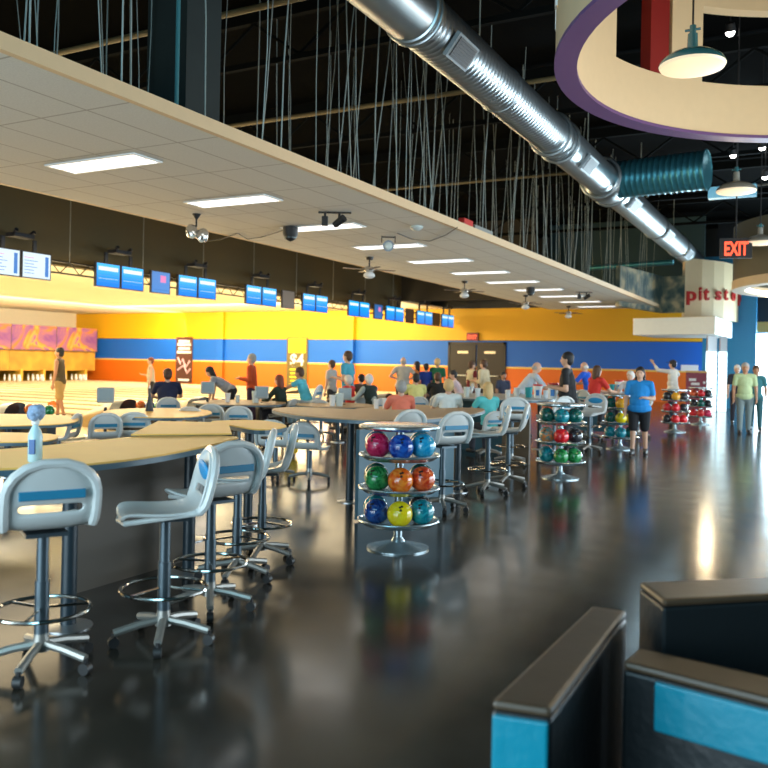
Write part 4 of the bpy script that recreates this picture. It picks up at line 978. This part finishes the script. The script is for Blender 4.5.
P('dark haired child in dark blue shirt right of the double doors', 503, 38, -150, 1.42, shirt=(.04, .05, .09), sk='tan', hair='black', sleeve=.6)
P('bald person in light grey shirt leaning right over the counter', 524, 45, -70, 1.82, lean=38, arms=('table', 'table'), shirt=(.50, .56, .62), hair='grey', style='bald', sleeve=.8, pants=(.15, .15, .17))
P('large person in black shirt standing behind the second ball rack', 568, 56, 80, 1.86, shirt=(.01, .012, .014), hair='black', sleeve=.6, fat=1.15, arms=('bent', 'bent'), vox=.010)
P('bald person in bright blue shirt leaning left behind the person in black', 589, 38, 65, 1.76, lean=18, shirt=(.01, .10, .60), hair='white', style='bald', sleeve=.7, arms=('table', 'table'))
P('person in red shirt with dark ponytail sitting on a stool behind the counter', 592, 46, -50, 1.7, 'sit', 14, ('table', 'table'), (.62, .03, .02), hair='brown', style='long', sleeve=.6, seat=.74, fat=1.1)
P('white haired person in pale top seated just behind the person in blue', 631, 42, 150, 1.62, 'sit', 4, ('table', 'table'), (.6, .6, .62), hair='white', style='puffy', sleeve=.6, seat=.66)
P('person in white shirt and dark cap standing right of the person in blue', 673, 33, 60, 1.86, shirt=(.72, .68, .60), hair='black', sleeve=1.6, cap_=(.02, .02, .03), arms=('up', 'out'), fat=1.1)
P('person in bright blue polo and black shorts walking towards the camera', 640, 54.6, 172, 1.62, shirt=(.01, .24, .62), pants=(.008, .009, .012), hair='black', style='long', sleeve=.65, shorts=True, fat=1.28, arms=('hold', 'down'), step=.13, vox=.009, shoe=None, lean=0)
P('person in yellow-green shirt and grey trousers walking in front of the blue wall', 745, 40, 185, 1.78, shirt=(.46, .56, .30), pants=(.17, .22, .22), sk='tan', hair='grey', sleeve=.65, fat=1.15, step=.1, arms=('down', 'down'), vox=.010)
P('person in dark teal walking half hidden right of the yellow-green shirt', 756, 38, 185, 1.72, shirt=(.03, .16, .18), pants=(.02, .10, .12), sk='tan', hair='brown', sleeve=.6, step=-.1)
P('white haired person in dark clothes just left of the yellow-green shirt', 737, 34, 185, 1.74, shirt=(.02, .02, .03), pants=(.02, .02, .03), hair='white', sleeve=.7)
P('person in brown top seated behind the red top at the banded wall', 362, 40, 40, 1.6, 'sit', 4, ('table', 'table'), (.10, .05, .03), hair='black', sleeve=.8)
pb = spot(52.5, 40); ball('orange', (pb.x, pb.y, .38 + .0), 0, 'orange bowling ball held low by the person in tan shorts')
# chairs under the seated people
for px, s, a, lab in ((168, 49, 5, 'low chair under the person in navy'), (284, 48, 60, 'low chair under the person in dark green top'), (353, 44, 55, 'low chair under the person in the red top'), (374, 45, 45, 'low chair under the person in the dark vest'),
    (417, 42, 15, 'low chair under the pale yellow shirt'), (438, 39, 10, 'low chair under the person in black top'), (402, 60, 12, 'low chair under the person in the coral shirt'), (449, 57, 8, 'low chair under the blond person in white'), (490, 58, 30, 'low chair under the person in the turquoise top'), (362, 40, 40, 'low chair under the person in the brown top')):
    dup(lc, spot(px, s), YAW - math.atan((px - 384) / FPX) + rd(a), lab)
for px, s, a, lab in ((309, 47, 70, 'bar stool under the turquoise person reaching left'), (463, 38, 95, 'bar stool under the person leaning in pink and teal'), (592, 46, -50, 'bar stool under the person in the red shirt with ponytail'), (631, 42, 150, 'bar stool under the white haired person behind the person in blue')):
    p = spot(px, s); dup(proto, p, YAW - math.atan((px - 384) / FPX) + rd(a), lab)
# ============================================================ cups, bags and bottles
cupw = mat('cup_white', (.82, .84, .84), .4); cupr = mat('cup_red', (.6, .03, .03), .4); cupb = mat('cup_blue', (.02, .2, .6), .4); clearc = mat('cup_clear', (.6, .68, .66), .15)
cupproto = {}
def cup(px, s, z, kind, label, sc_=1.0):
    p = spot(px, s, z)
    if kind not in cupproto:
        t = thing('paper_cup', label, 'cup', p, 0, 'drink cups on the tables')
        if kind == 'bag':
            MB().lathe([(.062, 0), (.072, .12), (.085, .22)], 18).build('cup_body', cupw, t, True)
            MB().lathe([(.086, .22), (.088, .25), (.084, .25)], 18).build('rim', cupr, t, True)
            MB().box((.02, -.076, .10), (.06, .012, .10)).build('printed_mark', cupb, t)
        elif kind == 'teal':
            MB().lathe([(.05, 0), (.065, .16), (.06, .165)], 18).build('cup_body', mat('cup_teal', (.02, .35, .38), .4), t, True)
        elif kind == 'clear':
            MB().lathe([(.032, 0), (.042, .12), (.043, .125)], 16).build('cup_body', clearc, t, True)
        else:
            MB().lathe([(.034, 0), (.045, .13), (.048, .135), (.044, .14)], 16).build('cup_body', cupw, t, True)
        t.scale = (sc_,) * 3; cupproto[kind] = t; return t
    t = dup(cupproto[kind], p, 0, label); t.scale = (sc_,) * 3; return t
CUPS = [(553, 54, .98, 'bag', 'white carton with red rim and blue mark left of the person in black', 1.2), (566, 54.5, .98, 'bag', 'white carton with red rim and blue mark before the person in black', 1.25),
 (538, 53, .98, 'bag', 'white carton with blue mark on the grey counter below the leaning bald person', 1.05), (529, 52, .98, 'teal', 'teal cup on the grey counter', 1.2), (517, 52, .98, 'plain', 'tall white cup beside an orange top on the grey counter', 1.3),
 (508, 54, .98, 'plain', 'white cup on the grey counter right of the turquoise top', 1.1), (478, 53, .98, 'plain', 'white cup at the left end of the grey counter', 1.2), (467, 53, .98, 'clear', 'clear cup at the left end of the grey counter', 1.5), (546, 53, .98, 'plain', 'small white cup between two cartons on the grey counter', 1.1),
 (619, 41, .98, 'bag', 'white carton on the counter left of the person in blue', 1.2), (627, 41, .98, 'plain', 'white cup on the counter at the shoulder of the person in blue', 1.3), (612, 41, .98, 'teal', 'blue cup on the counter behind the stool with blue pad', 1.2),
 (386, 54, .74, 'plain', 'white cup left of the person in coral', 1.4), (377, 54, .74, 'plain', 'small white cup on the table right of the dark vest', 1.2), (333, 52, .74, 'plain', 'white cup in front of the grey shirted child', 1.5), (340, 52, .74, 'clear', 'clear pitcher beside the white cup near the child', 2.0),
 (228, 50, .74, 'plain', 'white cup under the person bending over', 1.3), (238, 50, .74, 'clear', 'clear cup on the table right of the bending person', 1.2), (256, 50, .74, 'clear', 'tall clear cup at the pale scoring console', 1.9)]
for px, s, z, k, lab, sc_ in CUPS: cup(px, s, z, k, lab, sc_)
# spray bottle with crumpled cloth
p = (-4.03, 3.27)
t = thing('spray_bottle', 'pale blue bottle with crumpled blue cloth over its top on the yellow counter', 'bottle', (p[0], p[1], .98))
MB().lathe([(.036, 0), (.04, .01), (.04, .15), (.034, .175), (.016, .21), (.014, .24)], 24).build('bottle_body', mat('bottle_pale', (.50, .72, .78), .25), t, True)
MB().lathe([(.016, .215), (.022, .22), (.022, .25), (.014, .255)], 16).build('collar', cupw, t, True)
m = MB()
for k in range(16):
    a = k * 2.4; m.ball((math.cos(a) * .022, math.sin(a) * .022, .285 + math.sin(k * 1.7) * .022), .022 + .006 * (k % 3), n=10)
m.build('crumpled_cloth', mat('cloth_blue', (.30, .42, .70), .7, noise=.7, nscale=50), t, True)
MB().box((.018, -.036, .09), (.035, .012, .085), .5).build('label_patch', mat('label_blue', (.03, .12, .35), .4), t, bevel=.003)
# cone-like dark menu holder on the leaf, bag under the counter
t = thing('table_tent', 'dark pointed stand on the low table in front of the person in navy', 'stand', spot(150, 62, .74)); MB().lathe([(.07, 0), (.03, .2), (.008, .36)], 14).build('cone', mat('tent_dark', (.03, .035, .045), .4), t, True)
MB().lathe([(.008, .36), (.012, .38), (.002, .42)], 10).build('tip', cupw, t, True)
t = thing('shoe_bag', 'bright yellow bag with black straps on the floor behind the side-on stools', 'bag', spot(293, 60, 0)); MB().box((0, 0, .24), (.16, .2, .38)).build('bag_body', mat('bag_yellow', (.75, .50, .01), .5), t, bevel=.04)
MB().box((0, -.11, .3), (.03, .02, .34)).box((0, -.11, .2), (.17, .02, .03)).build('strap', blackm, t)
# ============================================================ ceiling fixtures
silver = mat('silver_spot', (.6, .6, .58), .2, .9)
def on_ceil(px, py):
    x = px - 384; y = py - 384; Xr = x * math.cos(ROLL) + y * math.sin(ROLL); Yr = -x * math.sin(ROLL) + y * math.cos(ROLL) + 21.7
    u = Xr / FPX; v = -Yr / FPX; tt = (CZ - CAMH) / v
    return Vector((tt * (-math.sin(YAW) + u * math.cos(YAW)), tt * (math.cos(YAW) + u * math.sin(YAW)), CZ - .001))
def lamp_head(px, py, kind, label):
    p = on_ceil(px, py); t = thing({'twin': 'twin_spotlight', 'dome': 'black_speaker', 'mov': 'moving_spotlight', 'proj': 'projector', 'fan': 'ceiling_fan', 'glass': 'glass_dome'}[kind], label, {'twin': 'spotlight', 'dome': 'speaker', 'mov': 'spotlight', 'proj': 'projector', 'fan': 'ceiling fan', 'glass': 'dome'}[kind], p, YAW)
    if kind == 'twin':
        MB().cyl((0, 0, -.08), (0, 0, 0), .02, .07, 14).cyl((0, 0, -.2), (0, 0, -.08), .015).build('canopy', blackm, t, True)
        for sx, z in ((-.06, -.3), (.09, -.36)):
            h_ = MB().lathe([(.03, .14), (.08, .10), (.10, .0), (.09, -.05)], 18, (sx, 0, z), Matrix.Rotation(sx * 4, 3, 'Y').to_4x4()).build('lamp_head', silver, t, True)
            MB().ball((sx, -.02, z - .03), .06, n=14).build('lens', clearc, h_, True)
    elif kind == 'dome':
        MB().lathe([(.04, -.001), (.13, -.02), (.13, -.14), (.09, -.22), (.02, -.26)], 24).build('housing', blackm, t, True)
        MB().lathe([(.115, -.15), (.10, -.215)], 24).build('grille', mat('mesh_dark', (.05, .06, .06), .4, .5), t, True)
    elif kind == 'mov':
        MB().cyl((-.1, 0, -.12), (-.1, 0, 0), .02).box((-.1, 0, -.14), (.09, .1, .14)).cyl((.12, 0, -.18), (.12, 0, 0), .02).cyl((.05, 0, -.2), (.2, -.1, -.1), .05, .06).build('lamp_head', blackm, t, True)
        MB().box((.05, 0, -.01), (.5, .06, .02)).build('base_rail', blackm, t)
    elif kind == 'proj':
        MB().cyl((-.12, 0, -.12), (-.12, 0, 0), .01).cyl((.12, 0, -.12), (.12, 0, 0), .01).cyl((-.12, 0, -.02), (.12, 0, -.02), .012).build('yoke', blackm, t, True)
        h_ = MB().cyl((0, -.16, -.2), (0, .14, -.16), .10, .09, 20).build('lamp_head', mat('projector_grey', (.3, .34, .38), .3, .5), t, True)
        MB().ball((0, -.16, -.2), (.07, .03, .07), n=14).build('lens', clearc, h_, True)
    elif kind == 'glass':
        MB().lathe([(.10, -.001), (.11, -.03), (.06, -.07), (.01, -.08)], 20).build('dome', clearc, t, True)
    else:
        MB().lathe([(.09, -.001), (.07, -.06), (.02, -.07)], 18).cyl((0, 0, -.22), (0, 0, -.06), .015).build('canopy', brownd, t, True)
        MB().lathe([(.05, -.20), (.11, -.23), (.12, -.30), (.06, -.33)], 22).build('motor', silver, t, True)
        MB().lathe([(.07, -.33), (.12, -.37), (.13, -.42), (.07, -.46), (.01, -.47)], 22).build('light_globe', cupw, t, True)
        for k in range(4):
            a = k * PI / 2 + .35; c_, s_ = math.cos(a), math.sin(a)
            MB().box((c_ * .36, s_ * .36, -.27), (.46, .11, .012), a).build('blade', mat('blade_brown', (.05, .03, .015), .5), t)
lamp_head(197, 214, 'twin', 'chrome twin-headed spotlight under the left part of the tile ceiling')
lamp_head(291, 226, 'dome', 'black cylindrical speaker at the end of the third panel light')
lamp_head(332, 212, 'mov', 'pair of small black spotlights above the third panel light')
lamp_head(389, 236, 'proj', 'grey round projector lamp in a yoke below the fourth panel light')
lamp_head(417, 226, 'glass', 'small clear glass dome right of the projector lamp')
lamp_head(370, 257, 'fan', 'leftmost brown ceiling fan with white globe over the seats')
lamp_head(465, 281, 'fan', 'middle ceiling fan with white globe, above the exit doors')
lamp_head(526, 295, 'fan', 'third ceiling fan with white globe, near the far panel lights')
lamp_head(569, 306, 'fan', 'smallest rightmost ceiling fan with white globe')
lamp_head(531, 287, 'dome', 'small black speaker among the far panel lights')
lamp_head(583, 292, 'mov', 'small black twin spotlight among the furthest panel lights')
cab = [on_ceil(*q) + Vector((0, 0, -.02)) for q in ((208, 240), (222, 238), (238, 232), (248, 238), (262, 236), (284, 229))]
tag(MB().tube(cab, .009, 6).build('power_cable', blackm, None, True), 'black cable looping on the tile ceiling between spotlight and speaker', 'cable')
cab = [on_ceil(*q) + Vector((0, 0, -.02)) for q in ((398, 232), (412, 238), (430, 240), (446, 234), (458, 226))]
tag(MB().tube(cab, .008, 6).build('power_cable', blackm, None, True), 'black cable curving on the tile ceiling right of the projector lamp', 'cable')
t = thing('exit_light', 'small red and grey emergency light on top of the tan fascia', 'emergency light', (-5.55, 13.4, CZ + .125), 0)
MB().box((0, 0, .07), (.12, .4, .13)).build('red_box', mat('red_plastic', (.6, .03, .02), .4), t, bevel=.01); MB().box((0, .75, .05), (.12, .9, .10)).build('grey_box', mat('grey_plastic', (.25, .25, .22), .5), t, bevel=.01)
# ============================================================ booth seating in the right foreground
vin = mat('black_vinyl', (.012, .016, .018), .38, coat=.15, bump=.25, nscale=24); vtop = mat('vinyl_tan_sheen', (.085, .055, .032), .38, noise=.2, nscale=6, bump=.25)  # top pads: black vinyl with the soffit's tan reflection painted as brown
vblue = mat('blue_vinyl', (.0, .25, .36), .35, coat=.2, bump=.3, nscale=20)
def bench(label, pts, z, blue_edge, blue_z, inset=0):
    cx = sum(p[0] for p in pts) / len(pts); cy = sum(p[1] for p in pts) / len(pts)
    t = thing('booth_bench', label, 'booth', (cx, cy, 0))
    pl = [(x - cx, y - cy) for x, y in pts]
    MB().prism(pl, 0.0, z - .03).build('upholstery', vin, t, bevel=.012)
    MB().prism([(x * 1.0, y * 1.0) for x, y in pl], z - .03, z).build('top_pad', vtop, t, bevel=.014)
    if not blue_edge: return
    i, j = blue_edge; a = Vector(pl[i]); b_ = Vector(pl[j]); a = a + (b_ - a).normalized() * inset; d_ = b_ - a; nrm = Vector((d_.y, -d_.x)).normalized()
    c = (a + b_) / 2 + nrm * .008
    MB().box((c.x, c.y, (blue_z[0] + blue_z[1]) / 2), (d_.length - .012, .02, blue_z[1] - blue_z[0]), math.atan2(d_.y, d_.x)).build('blue_panel', vblue, t, bevel=.008, label='bright blue vinyl end panel')
bench('black vinyl booth partition with blue end and painted tan-sheen top, nearest the camera', [(-.83, 2.27), (-.66, 2.30), (-.67, 3.39), (-.81, 3.38)], .62, (0, 1), (.0, .585))
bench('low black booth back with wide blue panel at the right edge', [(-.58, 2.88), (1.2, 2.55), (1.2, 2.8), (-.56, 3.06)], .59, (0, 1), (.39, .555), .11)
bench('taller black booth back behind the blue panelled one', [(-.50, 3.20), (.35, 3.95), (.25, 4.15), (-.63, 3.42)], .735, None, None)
